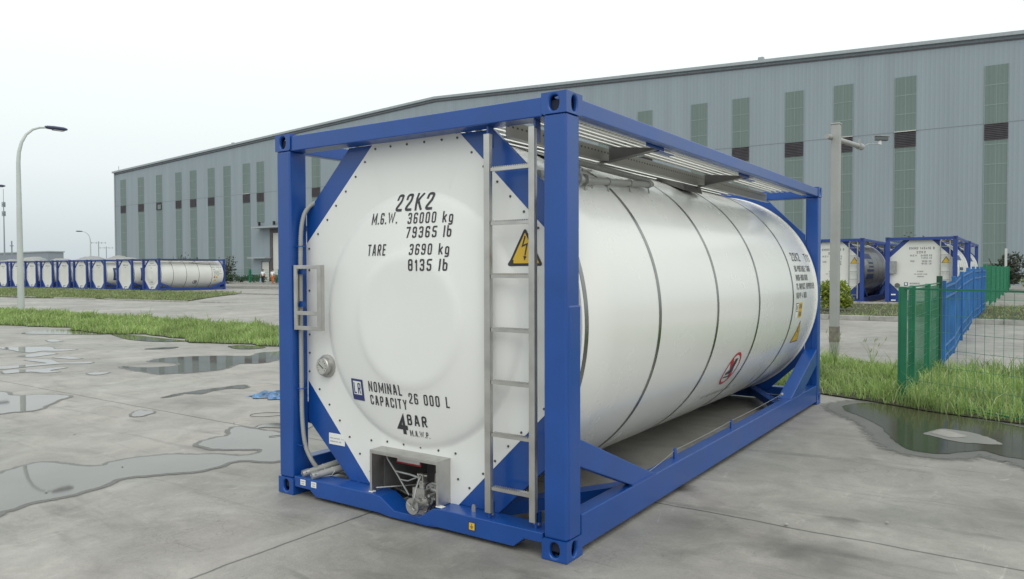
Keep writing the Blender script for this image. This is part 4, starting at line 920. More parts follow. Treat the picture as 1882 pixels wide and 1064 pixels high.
# wire along the bottom rail with its blue lugs
bs = [(2.375, 1.22, .232), (2.375, 1.68, .288), (2.375, 2.95, .292), (2.375, 4.55, .30), (2.2, 4.62, .29)]
lug = MB()
for y in (1.68, 2.95): 
    MB().prism([(y-.022, .2285), (y+.022, .2285), (y+.022, .285), (y+.012, .302), (y-.012, .302), (y-.022, .285)], 0, 2.368, 2.381).build('wire_lug', M['blue'], main)
dn = []
for i in range(len(bs)-1):
    for k_ in range(8):
        t = k_/8; p = Vector(bs[i]).lerp(Vector(bs[i+1]), t); p.z -= .005*math.sin(math.pi*t); dn.append(p)
dn.append(Vector(bs[-1])); MB().tube(dn, .0022, 6).build('seal_wire', M['galv'], main)
MB().cyl((2.375, 4.53, .295), (2.375, 4.59, .302), .014, 8).build('wire_clamp', M['steel'], main)
# vapour pipe over the barrel shoulder
def shp(y, ang, off_=.03): a = R(ang); return (CX+(TR+off_)*math.cos(a), y, CZ+(TR+off_)*math.sin(a))
pp = [shp(y, a_, .045) for y, a_ in ((.22, 44.6), (.5, 45), (.75, 45.7), (1.0, 46.7), (1.3, 48.2), (1.6, 49.8), (1.9, 51.2), (2.05, 51.9), (2.13, 52.9), (2.15, 54.3), (2.08, 55.7), (1.9, 56.6), (1.5, 57.6), (1.1, 58.6))]
vp = MB().tube(pp, .024, 12).build('vapour_pipe', M['pvc'], main, smooth=True)
for y, a_ in ((.82, 46), (1.2, 47.7), (1.62, 49.9), (2.02, 51.8)): MB().cyl(shp(y-.008, a_, .045), shp(y+.008, a_, .045), .030, 12).tube([shp(y, a_, .045), shp(y, a_-2.5, -.0)], .006, 6).build('pipe_clip', M['galv'], vp)
b = MB(); b.cyl(shp(.70, 45.6, .045), shp(.73, 45.6, .045), .045, 12); b.cyl(shp(.80, 45.8, .045), shp(.82, 45.8, .045), .042, 12); b.tube([shp(.75, 45.6, .045), shp(.75, 48, .10)], .012, 8); b.tube([shp(.75, 47, .10), shp(.86, 47, .11)], .007, 6); b.tube([shp(.78, 46, .06), shp(.88, 43.5, .03)], .006, 6); b.build('pipe_coupling', M['galv'], vp, smooth=True)
b = MB(); b.prism([(1.60, 2.455), (1.86, 2.365), (1.865, 2.37), (1.605, 2.462)], 1, .75, 1.30); b.build('spill_plate', M['galv'], main)

# ------------------------------------------------------------------ other tank containers
def smallpanel(par, logo=True, num='KMMU 146416 8'):
    f_ = lambda x, z: (x, .147, z); ix = lambda p: (p-1626)/133*2.438; iz = lambda q: (560-q)/127*2.591
    ln = [(num, .82, 1.67, 2.105, 2.20), ('22K2', 1.07, 1.38, 1.955, 2.045), ('M.G.W', .85, 1.08, 1.84, 1.91), ('34000 KG', 1.21, 1.59, 1.84, 1.91), ('74955 LB', 1.23, 1.58, 1.745, 1.815), ('TARE', .85, 1.00, 1.62, 1.69), ('3690 KG', 1.25, 1.57, 1.62, 1.69), ('8135 LB', 1.25, 1.57, 1.53, 1.595),
          ('OWNER', 1.10, 1.30, 1.235, 1.285), ('TANK CONTAINER LEASING', .98, 1.44, 1.14, 1.18), ('SHANGHAI', 1.10, 1.32, 1.045, 1.09), ('NOMINAL', .85, 1.20, .765, .83), ('CAPACITY 24000 L', .85, 1.45, .665, .73)]
    lettering(ln, f_, M['inkbg'], par, spacing=1.2, bold=.02, grid=0)
    MB().box((.65, .145, .70), (.78, .148, .84)).build('logo_sticker', M['navybg'], par); MB().box((.675, .1435, .73), (.755, .1448, .82)).build('logo_sticker', M['sticker'], par)
    decal([tri_round(1.90, 2.22, 1.58, 1.84, .01)], lambda x, z: (x, .147, z), M['ink'], par, 'warning_sticker', grid=0); decal([tri_round(1.935, 2.185, 1.60, 1.80, .004)], lambda x, z: (x, .1455, z), M['yellow'], par, 'warning_sticker', grid=0)
# right group
def place(T, x, y, z, label, group='tank containers parked beyond the road'):
    T.location = (x, y, z); return tag(T, label, 'tank container', group)
YR = 29.0
T1, E1, S1_, f1, s1, _ = tank('tank_container', False, 'steelshell'); smallpanel(E1, num='KMMU 146409 8')
f_s = lambda y, z: shell_map(y, z, .004)
decal([rect(.75, 2.3, .95, 1.16), rect(.75, 2.3, 1.25, 1.35), rect(1.3, 2.3, 1.42, 1.5), rect(1.3, 2.3, 1.57, 1.65), rect(.75, 2.3, 1.78, 2.0)], f_s, M['navybg'], S1_, 'emblem', grid=.1)
place(T1, -.93-W_, YR, gz(-2, YR), 'blue framed tank container with steel barrel just behind the camera pole')
T2, E2, S2_, f2, s2_, _ = tank('tank_container', False, 'text'); smallpanel(E2, num='KMMU 146416 8')
decal([rect(1.2, 3.0, 1.0, 1.12), rect(1.2, 3.0, 1.3, 1.42), rect(1.2, 3.0, 1.7, 1.9)], f_s, M['navybg'], S2_, 'emblem', grid=.1)
b = MB(); b.box((.155, .02, 1.18), (.40, .06, 1.66)); b.build('document_box', M['galv'], T2)
b = MB(); b.cyl((.42, .14, .72), (.42, .08, .72), .09, 20); b.build('temperature_gauge', M['darksteel'], T2)
for z in (.12, .34): MB().box((.22, .0, z), (.38, .006, z+.05)).build('lift_sticker', M['sticker'], T2)
place(T2, -.17, YR, gz(0, YR), 'white tank container facing us behind the green fence corner with ladder and warning triangle')
T3 = copy_tree(T2); place(T3, -.13, YR+6.7, gz(0, 36), 'second tank container in line behind the white one at the fence')
T4 = copy_tree(T1); place(T4, -.95-W_, YR+6.7, gz(0, 36), 'tank container in line behind the steel barrelled one')
T5 = copy_tree(T2); place(T5, -.93-2*W_-.55, YR+.1, gz(-4, YR), 'white tank container mostly hidden by the near container rear post')
# left row
TA, EA, SA, fa, sa, _ = tank('tank_container', False, 'disc')
for Ex, fx_ in ((EA, fa),):
    lettering([('22K2', .98, 1.46, 2.13, 2.25), ('KMMU 146401', .75, 1.70, 1.98, 2.08), ('26000', 1.1, 1.36, 1.80, 1.86), ('4 BAR', 1.0, 1.4, .62, .75)], fx_, M['inkbg'], Ex, spacing=1.2, bold=.03, grid=.15)
lettering([('KMMU 146401 5', 4.78, 5.70, 1.86, 1.94), ('22K2', 4.86, 5.1, 1.68, 1.76), ('T11', 5.42, 5.66, 1.68, 1.76), ('UN PORTABLE TANK', 4.93, 5.66, 1.53, 1.60), ('IMDG-RID/ADR', 4.95, 5.46, 1.42, 1.49), ('TC IMPACT APPROVED', 4.95, 5.72, 1.30, 1.37), ('MAWP 4 BAR', 4.96, 5.4, 1.19, 1.26)], sa, M['ink'], SA, spacing=1.1, bold=.04, grid=.15)
decal([rect(4.95, 5.06, .98, 1.12)], sa, M['red'], SA, 'data_sticker'); decal([rect(5.12, 5.3, .96, 1.12)], sa, M['yellow'], SA, 'data_sticker'); decal([[(4.95, .70), (5.25, .70), (5.1, .92)]], sa, M['yellow'], SA, 'warning_sticker')
decal(ringpoly(3.25, .66, .15, .20, 24), lambda y, z: side(y, .66+(z-.66)*.8), M['ink'], SA, 'no_step_sign'); decal([rect(3.2, 3.34, .60, .74)], sa, M['ink'], SA, 'no_step_sign')
b = MB(); b.tube([shp(2.9, 52), shp(3.4, 47), shp(4.4, 42), shp(5.6, 40)], .02, 8); b.build('vapour_pipe', M['galv'], TA)
for T_, E_x in ((TA, EA),):
    b = MB(); b.box((1.05, .128, .27), (1.40, .148, .31)); b.box((1.05, .128, .12), (1.09, .148, .269)); b.build('valve_box', M['darksteel'], T_)
place(TA, -54.9-.35, 30.0, 0, 'white tank container at the right end of the row with its long side in view', 'tank containers in the row at left')
TB, EB, SB, fb, sb, _ = tank('tank_container', False, 'logo')
lettering([('KMMU 1464', .86, 1.62, 2.02, 2.14), ('22K2', 1.1, 1.36, 1.86, 1.92)], fb, M['inkbg'], EB, spacing=1.2, bold=.04, grid=0)
b = MB(); b.box((1.05, .128, .27), (1.40, .148, .31)); b.box((1.05, .128, .12), (1.09, .148, .269)); b.build('valve_box', M['darksteel'], TB)
decal([rect(.80, 3.1, .80, .96), rect(.80, 3.1, 1.68, 1.86), rect(.80, 1.0, .961, 1.679), rect(2.9, 3.1, .961, 1.679)], f_s, M['navybg'], SB, 'emblem', grid=.15)
lettering([('H', 1.25, 2.3, 1.04, 1.60)], f_s, M['navybg'], SB, name='emblem', bold=.06, grid=.15)
xs_ = [-58.82, -63.18, -66.2, -69.3, -72.5, -75.7, -78.8, -81.9]
lab = ['white tank container second from the right end of the left row', 'white tank container third from the right end showing a navy emblem on its side', 'white tank container fourth from the right end of the left row', 'white tank container fifth from the right end of the left row',
       'white tank container sixth from the right end of the left row', 'white tank container just right of the near lamp pole', 'white tank container just left of the near lamp pole', 'white tank container cut by the left edge of the photo']
for i, x in enumerate(xs_):
    T_ = TB if i == 0 else copy_tree(TB); place(T_, x+.1, 29.7, 0, lab[i], 'tank containers in the row at left')

# ------------------------------------------------------------------ factory
FA = empty('factory_building', (0, 70, 0)); tag(FA, 'huge grey blue factory hall with low gable roof and tall green window strips', 'building')
XL, XR, EV, RG, XP = -135.3, 19.6, 19.65, 23.2, -57.8
b = MB(); b.prism([(XL, -.3), (XR, -.3), (XR, EV), (XP, RG), (XL, EV)], 1, 0, 60); b.build('wall', M['wall'], FA)
b = MB()
for (a, c_) in (((XL-.4, EV-.02), (XP, RG)), ((XP, RG), (XR+.4, EV-.02))):
    b.prism([(a[0], a[1]+.012), (c_[0], c_[1]+.012), (c_[0], c_[1]+.30), (a[0], a[1]+.30)], 1, -.35, 60.3)
b.build('roof', M['roof'], FA)
b = MB()
for (a, c_) in (((XL-.1, EV-.35), (XP, RG-.35)), ((XP, RG-.35), (XR+.1, EV-.35))):
    b.prism([(a[0], a[1]), (c_[0], c_[1]), (c_[0], c_[1]+.12), (a[0], a[1]+.12)], 1, -.08, -.003)
b.build('eaves_flashing', M['louvre'], FA)
b = MB(); b.box((XL, -.012, 13.50), (XR, -.003, 13.565)).build('wall_joint', M['joint'], FA); b = MB(); b.box((XL-.12, -.12, 0), (XL+.12, -.003, EV)); b.build('wall_flashing', M['roof'], FA)
wins = [(-133.33, -131.5, 1), (-127.4, -125.5, 1), (-121.57, -119.8, 2), (-115.64, -113.9, 1), (-111.4, -109.6, 1), (-106.38, -104.58, 1), (-102.16, -100.31, 0), (-97.19, -95.38, 1), (-93.76, -92.0, 3),
        (-87.2, -85.4, 1), (-81.15, -79.35, 1), (-75.2, -73.4, 1), (-69.2, -67.4, 1), (-63.2, -61.4, 1), (-57.2, -55.4, 1), (-51.2, -49.4, 1), (-45.4, -43.6, 1), (-39.6, -37.8, 1), (-34.6, -32.8, 1),
        (-29.92, -28.2, 1), (-24.03, -22.3, 1), (-19.8, -18.1, 1), (-14.77, -13.05, 1), (-10.48, -8.8, 1), (-5.45, -3.75, 1), (1.2, 2.9, 1), (7.2, 9.0, 1), (13, 14.7, 1)]
for x0, x1, v in wins:
    zt = 18.25; zb = 8.95 if v == 3 else 1.0
    b = MB(); b.box((x0, -.03, zb), (x1, -.004, zt)); p = b.build('window', M['frp'], FA)
    b = MB(); z = zt-1.62
    while z > zb+.3:
        if not (v in (1, 3) and 12.1 < z < 13.6): b.box((x0+.02, -.045, z), (x1-.02, -.0305, z+.07))
        z -= 1.62
    b.box((x0, -.05, zb), (x0+.06, -.0305, zt)); b.box((x1-.06, -.05, zb), (x1, -.0305, zt)); b.box(((x0+x1)/2-.02, -.04, zb), ((x0+x1)/2+.02, -.0302, zt))
    b.build('glazing_bars', M['frame'], p)
    if v:
        b = MB()
        for i in range(9): b.beam((x0+.03, -.10, 12.28+i*.145), (x1-.03, -.10, 12.28+i*.145), .09, .02, up=(0, .5, 1))
        b.box((x0+.02, -.06, 12.15), (x1-.02, -.051, 13.50)); q = b.build('vent', M['louvre'], FA)
        if v == 2: MB().box((x0+.7, -.2, 12.3), (x1-.1, -.12, 13.1)).build('vent_flap', M['frp'], q)
        if x0 in (-5.45, -10.48, -97.19): MB().box((x0, -.2, 13.50), (x1, -.052, 13.56)).build('sill', M['door'], q)
# doors and canopies
b = MB(); b.box((-93.2, -1.6, 7.98), (-80, -.01, 8.22)); c_ = b.build('canopy', M['roof'], FA)
for x in (-92.8, -89.3): MB().box((x, -.6, 8.45), (x+.25, -.3, 9.0)).cyl((x+.12, -.45, 8.22), (x+.12, -.45, 8.46), .04, 6).build('floodlight', M['black'], FA)
b = MB(); b.box((-94.7, -1.2, 3.42), (-90.4, -.01, 3.62)); b.build('canopy', M['roof'], FA)
b = MB(); b.box((-89.95, -.06, .05), (-80.5, -.01, 7.25)); b.build('roller_door', M['door'], FA)
b = MB(); b.box((-90.6, -.14, 0), (-89.96, -.01, 7.9)); b.box((-89.95, -.14, 7.26), (-80.5, -.01, 7.9)); b.build('door_frame', M['louvre'], FA)
b = MB(); b.box((-92.55, -.08, .02), (-90.95, -.01, 2.86)); d_ = b.build('door', M['door'], FA); MB().box((-92.7, -.1, 0), (-92.56, -.01, 3.0)).box((-90.94, -.1, 0), (-90.8, -.01, 3.0)).build('door_frame', M['louvre'], d_)
for x in (-100.75, -17.49):
    z_ = EV+(RG-EV)*(1-abs(x-XP)/77.5); MB().box((x, .5, z_+.2), (x+.5, 1, z_+.75)).build('roof_vent', M['roof'], FA)
MB().cyl((XL+.5, .5, EV), (XL+.5, .5, EV+1.3), .05, 5).build('lightning_rod', M['roof'], FA)
# far low buildings at the left and the tower
b = MB(); 
FB = empty('warehouse', (-301, 118, 0)); tag(FB, 'distant low grey warehouse behind the tarpaulin mounds at left', 'building')
MB().box((-60, 0, 0), (30.5, 5, 8.0)).build('wall', M['farbuild'], FB); MB().box((-60.3, -.3, 8.0), (30.8, 5.3, 8.4)).build('roof', M['roof'], FB)
def dirpos(px, dist):
    d = ray(px, 496); d = d/np.linalg.norm(d[:2]); return CP[0]+d[0]*dist, CP[1]+d[1]*dist
tx, ty = dirpos(9, 260)
TW = empty('radio_mast', (tx, ty, 0)); tag(TW, 'thin distant radio mast with antenna clusters at the left edge', 'mast')
MB().tube([(0, 0, 0), (0, 0, 21.5)], [.26, .12], 8).build('pole', M['farbuild'], TW)
for z in (18, 20.6):
    b = MB(); b.cyl((0, 0, z-.1), (0, 0, z+.1), .4, 10)
    for a in range(6): b.box((.4*math.cos(a)-.06, .4*math.sin(a)-.06, z-.7), (.4*math.cos(a)+.06, .4*math.sin(a)+.06, z+.7))
    b.build('antenna', M['farbuild'], TW)
MB().cyl((0, 0, 21.4), (0, 0, 25), .07, 5).build('rod', M['farbuild'], TW)
tx, ty = dirpos(22.5, 240); o = MB().cyl((tx, ty, 0), (tx, ty, 9.6), .18, 6).box((tx-.35, ty-.35, 8.2), (tx+.35, ty+.35, 8.4)).build('chimney', M['farbuild']); tag(o, 'short distant flue rising behind the warehouse at left', 'chimney')
for px_, h_, ds_, lb in ((182, 7.6, 175, 'distant utility pole with cross arm left of the factory corner'), (196, 7.0, 190, 'smaller distant utility pole touching the factory corner')):
    tx, ty = dirpos(px_, ds_); U = empty('utility_pole', (tx, ty, 0)); tag(U, lb, 'utility pole', 'distant utility poles')
    MB().cyl((0, 0, 0), (0, 0, h_), .09, 6).build('pole', M['roof'], U); b = MB(); b.beam((-1.0, -1.0, h_-.3), (1.0, 1.0, h_-.3), .07, .07)
    for t in (-.9, -.3, .4, .9): b.cyl((t, t, h_-.45), (t, t, h_-.15), .06, 5)
    b.build('cross_arm', M['roof'], U)
# tarpaulin mounds behind the row
def mound(x0, x1, yb, peaks, label):
    b = MB(); n, mrow = 40, 10; vs = []
    for i in range(n+1):
        x = x0+(x1-x0)*i/n; h = 2.9+.25*math.sin(x*.8)+.12*math.sin(x*2.3)
        for p_, a_, w_ in peaks: h += a_*max(0, 1-abs(x-p_)/w_)
        for j in range(mrow+1):
            t = j/mrow; y = yb+7*t; q = math.sin(math.pi*min(1, max(0, t)))**.45 if 0 < t < 1 else 0
            vs.append((x+.1*math.sin(j), y, h*q*(.97+.03*math.sin(i*1.7+j))))
    b.add(vs, [(i*(mrow+1)+j, (i+1)*(mrow+1)+j, (i+1)*(mrow+1)+j+1, i*(mrow+1)+j+1) for i in range(n) for j in range(mrow)])
    b.add([vs[j] for j in range(mrow+1)], [tuple(range(mrow+1))]); b.add([vs[n*(mrow+1)+j] for j in range(mrow+1)], [tuple(range(mrow, -1, -1))])
    tag(b.build('tarpaulin_mound', M['tarp'], smooth=True, angle=50), label, 'covered stack', 'stacks under grey tarpaulin behind the row of tanks')
mound(-88, -79.6, 41, [(-86.2, .55, 1.8), (-82, .1, 2)], 'grey tarpaulin covered stack at the right end nearest the factory corner')
mound(-98, -88.2, 41, [(-93.6, .5, 2.6), (-90, .1, 2)], 'grey tarpaulin covered stack with a peak right of the lamp pole')
mound(-106, -98.2, 41, [(-102, .15, 3)], 'grey tarpaulin covered stack directly behind the lamp pole')
mound(-120, -106.2, 41, [(-108.5, .5, 2.2), (-114, .3, 2)], 'grey tarpaulin covered stack at the left edge of the photo')

# ------------------------------------------------------------------ lamps, camera pole
def lamp(name, loc, rz, label):
    T_ = empty(name, loc, rz); tag(T_, label, 'street lamp', 'curved street lamps')
    pts = [(0, 0, 0), (0, 0, 2), (0, 0, 4), (0, 0, 5.9), (0, .03, 6.3), (0, .13, 6.7), (0, .30, 7.03), (0, .55, 7.27), (0, .8, 7.38), (0, 1.05, 7.42)]
    MB().tube(pts, [.125, .11, .095, .075, .068, .06, .052, .045, .04, .036], 16).build('pole', M['polewhite'], T_, smooth=True)
    MB().cyl((0, 0, 0), (0, 0, .03), .22, 12).cyl((.16, 0, .03), (.16, 0, .09), .015, 6).cyl((-.16, 0, .03), (-.16, 0, .09), .015, 6).build('base_plate', M['galv'], T_)
    b = MB(); sec = [(1.0, .05, .045), (1.1, .09, .07), (1.35, .13, .085), (1.7, .13, .08), (1.82, .10, .05), (1.86, .05, .03)]; n = 12; vs = []
    for y, a, c_ in sec: vs += [(a*math.cos(2*math.pi*k/n), y, 7.44+c_*math.sin(2*math.pi*k/n)+.02*(y-1)) for k in range(n)]
    b.add(vs, [(i*n+k, i*n+(k+1) % n, (i+1)*n+(k+1) % n, (i+1)*n+k) for i in range(len(sec)-1) for k in range(n)]+[tuple(range(n)), tuple(range((len(sec)-1)*n, len(sec)*n))])
    h = b.build('lamp_head', M['lamphead'], T_, smooth=True)
    MB().box((-.09, 1.3, 7.355), (.09, 1.72, 7.375)).build('lens', M['glass'], h)
    return T_
LP = lamp('street_lamp', (-28.45, 10.0, .01), 0, 'tall pale street lamp with curved neck rising from the grass at left')
tx, ty = dirpos(167, 128); L2 = copy_tree(LP); L2.location = (tx, ty, 0); L2.rotation_euler = (0, 0, R(150)); L2['label'] = 'small distant street lamp left of the factory corner'
tx, ty = dirpos(-46, 62); L3 = copy_tree(LP); L3.location = (tx, ty, 0); L3.rotation_euler = (0, 0, R(-5)); L3['label'] = 'street lamp outside the left edge with only its head tip showing'
CPz = empty('camera_pole', (1.72, 10.4, 0)); tag(CPz, 'grey square steel pole with a security camera behind the far post', 'camera pole')
MB().box((-.072, -.072, 0), (.072, .072, 4.10)).box((-.08, -.08, 4.1), (.08, .08, 4.13)).build('pole', M['polegrey'], CPz, bevel=.012)
MB().box((-.0735, -.0735, .35), (.0735, .0735, .62)).build('rust_patch', mat('rusty_paint', (.20, .18, .15), .8, var=.4, scale=12), CPz)
MB().tube([(-.10, -.24, 3.885), (.17, 1.33, 3.885)], .045, 14).build('arm', M['polegrey'], CPz, smooth=True)
MB().tube([(.145, 1.19, 3.885), (.17, 1.36, 3.885)], .062, 14).box((.13, 1.22, 3.93), (.17, 1.26, 4.02)).build('arm_collar', M['polegrey'], CPz)
MB().tube([(.17, 1.36, 3.885), (.26, 1.6, 3.97), (.38, 2.12, 4.02)], .008, 6).build('cable', M['polegrey'], CPz)
MB().box((.345, 2.09, 4.01), (.395, 2.14, 4.09)).build('bracket', M['sticker'], CPz)
cm_ = MB(); cm_.beam((.30, 2.05, 4.13), (.49, 2.20, 4.12), .085, .075); c_ = cm_.build('camera_housing', mat('camera_grey', (.10, .115, .12), .4), CPz, bevel=.012)
cm_ = MB(); cm_.beam((.29, 2.04, 4.178), (.52, 2.225, 4.168), .10, .010); cm_.build('sun_shield', M['polegrey'], c_)

# ------------------------------------------------------------------ fences
def mesh_panel(par, a, b, z0, z1, pitch, material, hz=.20, wr=.004, name='mesh_panel'):
    a, b = Vector(a), Vector(b); L = (b-a).length; n = max(1, int(L/pitch)); m_ = MB()
    for i in range(n+1):
        p = a.lerp(b, i/n); g_ = gz(p.x, p.y); m_.tube([(p.x, p.y, g_+z0), (p.x, p.y, g_+z1)], wr, 4, cap=False)
    z = z0+.03
    while z < z1:
        m_.tube([(a.x, a.y, gz(a.x, a.y)+z), (b.x, b.y, gz(b.x, b.y)+z)], wr*1.1, 4, cap=False); z += hz
    return m_.build(name, material, par)
FN = empty('wire_fence', (0, 0, 0)); tag(FN, 'low green wire mesh fence leading right from the corner post in the tall grass', 'fence')
A, B = Vector((3.22, 6.72)), Vector((9.0, 3.0)); C_ = Vector((4.5, 5.87)); B = A+(C_-A).normalized()*6
seg = [A, A.lerp(B, .5), B]
for i in range(2):
    a, b2 = seg[i], seg[i+1]; mesh_panel(FN, (a.x, a.y, 0), (b2.x, b2.y, 0), .05, 1.36, .105, M['cwire'], .2, .0022)
    MB().beam((a.x, a.y, 1.375), (b2.x, b2.y, 1.375), .022, .022).build('top_rail', M['cgreen'], FN)
    MB().beam((a.x, a.y, .05), (b2.x, b2.y, .04), .012, .012).build('bottom_rail', M['cgreen'], FN)
for p in seg: MB().box((p.x-.03, p.y-.03, 0), (p.x+.03, p.y+.03, 1.40)).build('post', M['cgreen'], FN, bevel=.006)
FG = empty('wire_fence', (0, 0, 0)); tag(FG, 'short green mesh fence crossing the grass strip away from us to the dark post', 'fence')
YF = [6.72, 7.35, 8.9, 10.35]
for i, y in enumerate(YF):
    x = 3.25+.02*i; hh = 1.40 if i < 3 else 1.50; wd = .036 if i < 3 else .04
    MB().box((x-wd, y-wd, 0), (x+wd, y+wd, hh)).build('post', M['cgreen'] if i < 3 else mat('dark_green_post', (.012, .06, .035), .5), FG, bevel=.006)
for i in range(3):
    mesh_panel(FG, (3.25+.02*i, YF[i], 0), (3.27+.02*i, YF[i+1], 0), .06, 1.36, .075, M['cgreen'], .15, .0036); MB().beam((3.25+.02*i, YF[i], 1.385), (3.27+.02*i, YF[i+1], 1.385), .02, .02).build('top_rail', M['cgreen'], FG)
MB().box((3.17, 6.9, 1.08), (3.2, 7.0, 1.14)).build('latch', M['darksteel'], FG)
FBl = empty('railing_fence', (0, 0, 0)); tag(FBl, 'bright blue railing fence with pointed pales crossing the road', 'fence')
ys_ = list(np.arange(10.75, 24.3, 1.93)); 
for i in range(len(ys_)-1):
    ya, yb = ys_[i]+.05, ys_[i+1]-.05; x = 3.34+.0*i; b = MB(); za, zb_ = gz(x, ya), gz(x, yb)
    xa, xb = x+(.016 if i % 2 else -.014), x-(.014 if i % 2 else -.016)
    for z in (.13, .30, 1.12, 1.30): b.beam((xa, ya, za+z), (xb, yb, zb_+z), .03, .035)
    n = 12
    for k_ in range(n+1):
        t = k_/n; y = ya+(yb-ya)*t; xx = xa+(xb-xa)*t; g_ = gz(x, y); b.box((xx-.011, y-.011, g_+.02), (xx+.011, y+.011, g_+1.36))
    b.build('panel', M['cblue'], FBl)
    MB().box((x-.035, ys_[i]-.035, gz(x, ys_[i])-.02), (x+.035, ys_[i]+.035, gz(x, ys_[i])+1.42)).build('post', M['cblue'], FBl, bevel=.006)
FF = empty('wire_fence', (0, 0, 0)); tag(FF, 'far green mesh fence continuing beyond the blue railing', 'fence')
yy = [24.6, 28.5, 32.5, 37, 42, 47, 52, 57]
for i in range(len(yy)-1):
    xA, xB = 3.32+.015*i, 3.335+.015*i
    MB().box((xA-.04, yy[i]-.04, gz(0, yy[i])), (xA+.04, yy[i]+.04, gz(0, yy[i])+1.5)).build('post', M['cgreen'], FF)
    if i == 2:
        mesh_panel(FF, (xA, yy[i]+1.5, 0), (xB, yy[i+1], 0), .1, 1.46, .08, M['cgreen'], .2, .005)
    else: mesh_panel(FF, (xA, yy[i], 0), (xB, yy[i+1], 0), .1 if i else .25, 1.46, .08, M['cgreen'], .2, .005)
# far green fence by the walkers
FW = empty('wire_fence', (0, 0, 0)); tag(FW, 'distant green mesh fence in front of the factory near the two walkers', 'fence')
pa = np.array([-84., 53.3]); pb = np.array([-45., 57.2])
for i in range(9):
    p = pa+(pb-pa)*i/8; MB().box((p[0]-.11, p[1]-.11, 0), (p[0]+.11, p[1]+.11, 1.75)).build('post', M['cgreen'], FW)
mesh_panel(FW, (pa[0], pa[1], 0), (pb[0], pb[1], 0), .15, 1.7, .25, M['cwire'], .3, .010)

# ------------------------------------------------------------------ plants
def shrub(name, loc, rx, ry, rz_, n, leaf, material, label, cat='bush', group=None, stems=5, base=.15):
    T_ = empty(name, loc); tag(T_, label, cat, group); b = MB(); vs = []; fs = []
    lob = [(random.uniform(-.45, .45), random.uniform(-.45, .45), random.uniform(.25, .8), random.uniform(.35, .6)) for _ in range(9)]
    for i in range(n):
        q = random.choice(lob); a = random.uniform(0, 6.283); c_ = random.uniform(-.6, 1); r_ = q[3]*random.random()**.35; s_ = math.sqrt(max(0, 1-c_*c_))
        p = Vector(((q[0]+r_*s_*math.cos(a))*rx, (q[1]+r_*s_*math.sin(a))*ry, base+(q[2]+r_*c_*.7)*rz_*.8))
        if p.z < .02: continue
        d = Vector((random.gauss(0, 1), random.gauss(0, 1), random.gauss(.4, .8))).normalized(); e_ = d.orthogonal().normalized(); l = leaf*random.uniform(.6, 1.4)
        e_.rotate(Matrix.Rotation(random.uniform(0, 6.28), 3, d)); k_ = len(vs); vs += [p-e_*l*.3, p+d*l*.5+e_*0, p+e_*l*.3, p-d*l*.5]; 
        vs[k_+1] = p+d*l*.6; fs.append((k_, k_+1, k_+2, k_+3))
    b.add(vs, fs); b.build('crown', material, T_)
    b = MB()
    for i in range(stems):
        a = random.uniform(0, 6.28); b.tube([(0, 0, -.05), (rx*.2*math.cos(a), ry*.2*math.sin(a), rz_*.4), (rx*.45*math.cos(a), ry*.45*math.sin(a), rz_*.8)], [leaf*.25, leaf*.18, leaf*.08], 5)
    b.build('trunk', M['bark'], T_)
shrub('bush', (-.62, 21.8, .24), .62, .6, 1.15, 2600, .10, M['ybush'], 'yellow green rounded bush behind the camera pole beside the parked tank', base=.05)
shrub('bush', (-1.9, 22.6, .24), .6, .6, .85, 900, .10, M['ybush'], 'yellow green bush mostly hidden behind the near container rear post', base=.05)
shrub('tree', (3.0, 55, .2), 1.7, 1.7, 2.6, 2200, .22, M['twig'], 'dark bare looking small tree in front of the factory right of the tanks', 'tree')
shrub('tree', (5.0, 52, .2), 1.0, 1.4, 3.9, 1200, .2, M['twig'], 'narrow dark tree at the right edge of the photo', 'tree')
shrub('tree', (-1.35, 48, .2), 1.1, 1.1, 3.9, 700, .16, M['twig'], 'sparse tree top poking over the white tank container at right', 'tree')
shrub('hedge', (5.6, 50, .2), 1.8, 1.2, 1.1, 1600, .14, M['ybush'], 'clipped green hedge at the right edge beyond the far fence', 'hedge')
for px_, d_, h_, lb in ((330, 98, 4.1, 'small dark tree rising over the middle of the end tank at left'), (352, 99, 3.8, 'low dark sapling just right of the tree over the end tank'), (413, 100, 4.3, 'dark tree top over the right half of the end tank at left')):
    tx, ty = dirpos(px_, d_)
    shrub('tree', (tx, ty, 0), 1.6, 1.6, h_, 520, .22, M['twig'], lb, 'tree', 'small trees behind the end tank')
for i, (px_, w_) in enumerate(((418, 2.2), (440, 3.2), (468, 3.6), (508, 3.6), (540, 3.4))):
    tx, ty = dirpos(px_, 99); lbs = ['round dark bush just right of the end tank', 'round dark bush second right of the end tank behind the mesh fence', 'broad dark bush just left of the two walkers', 'dark bush just right of the two walkers', 'dark bush behind the near container left post']
    shrub('bush', (tx, ty, 0), w_*.55, w_*.5, 1.35, 900, .16, M['bush'], lbs[i], 'bush', 'round bushes behind the distant fence', base=.05)
o = MB().box((3.30, 47.5, 0), (3.42, 47.62, 2.75)).build('marker_post', M['polewhite']); tag(o, 'short white post standing behind the far green fence', 'post')

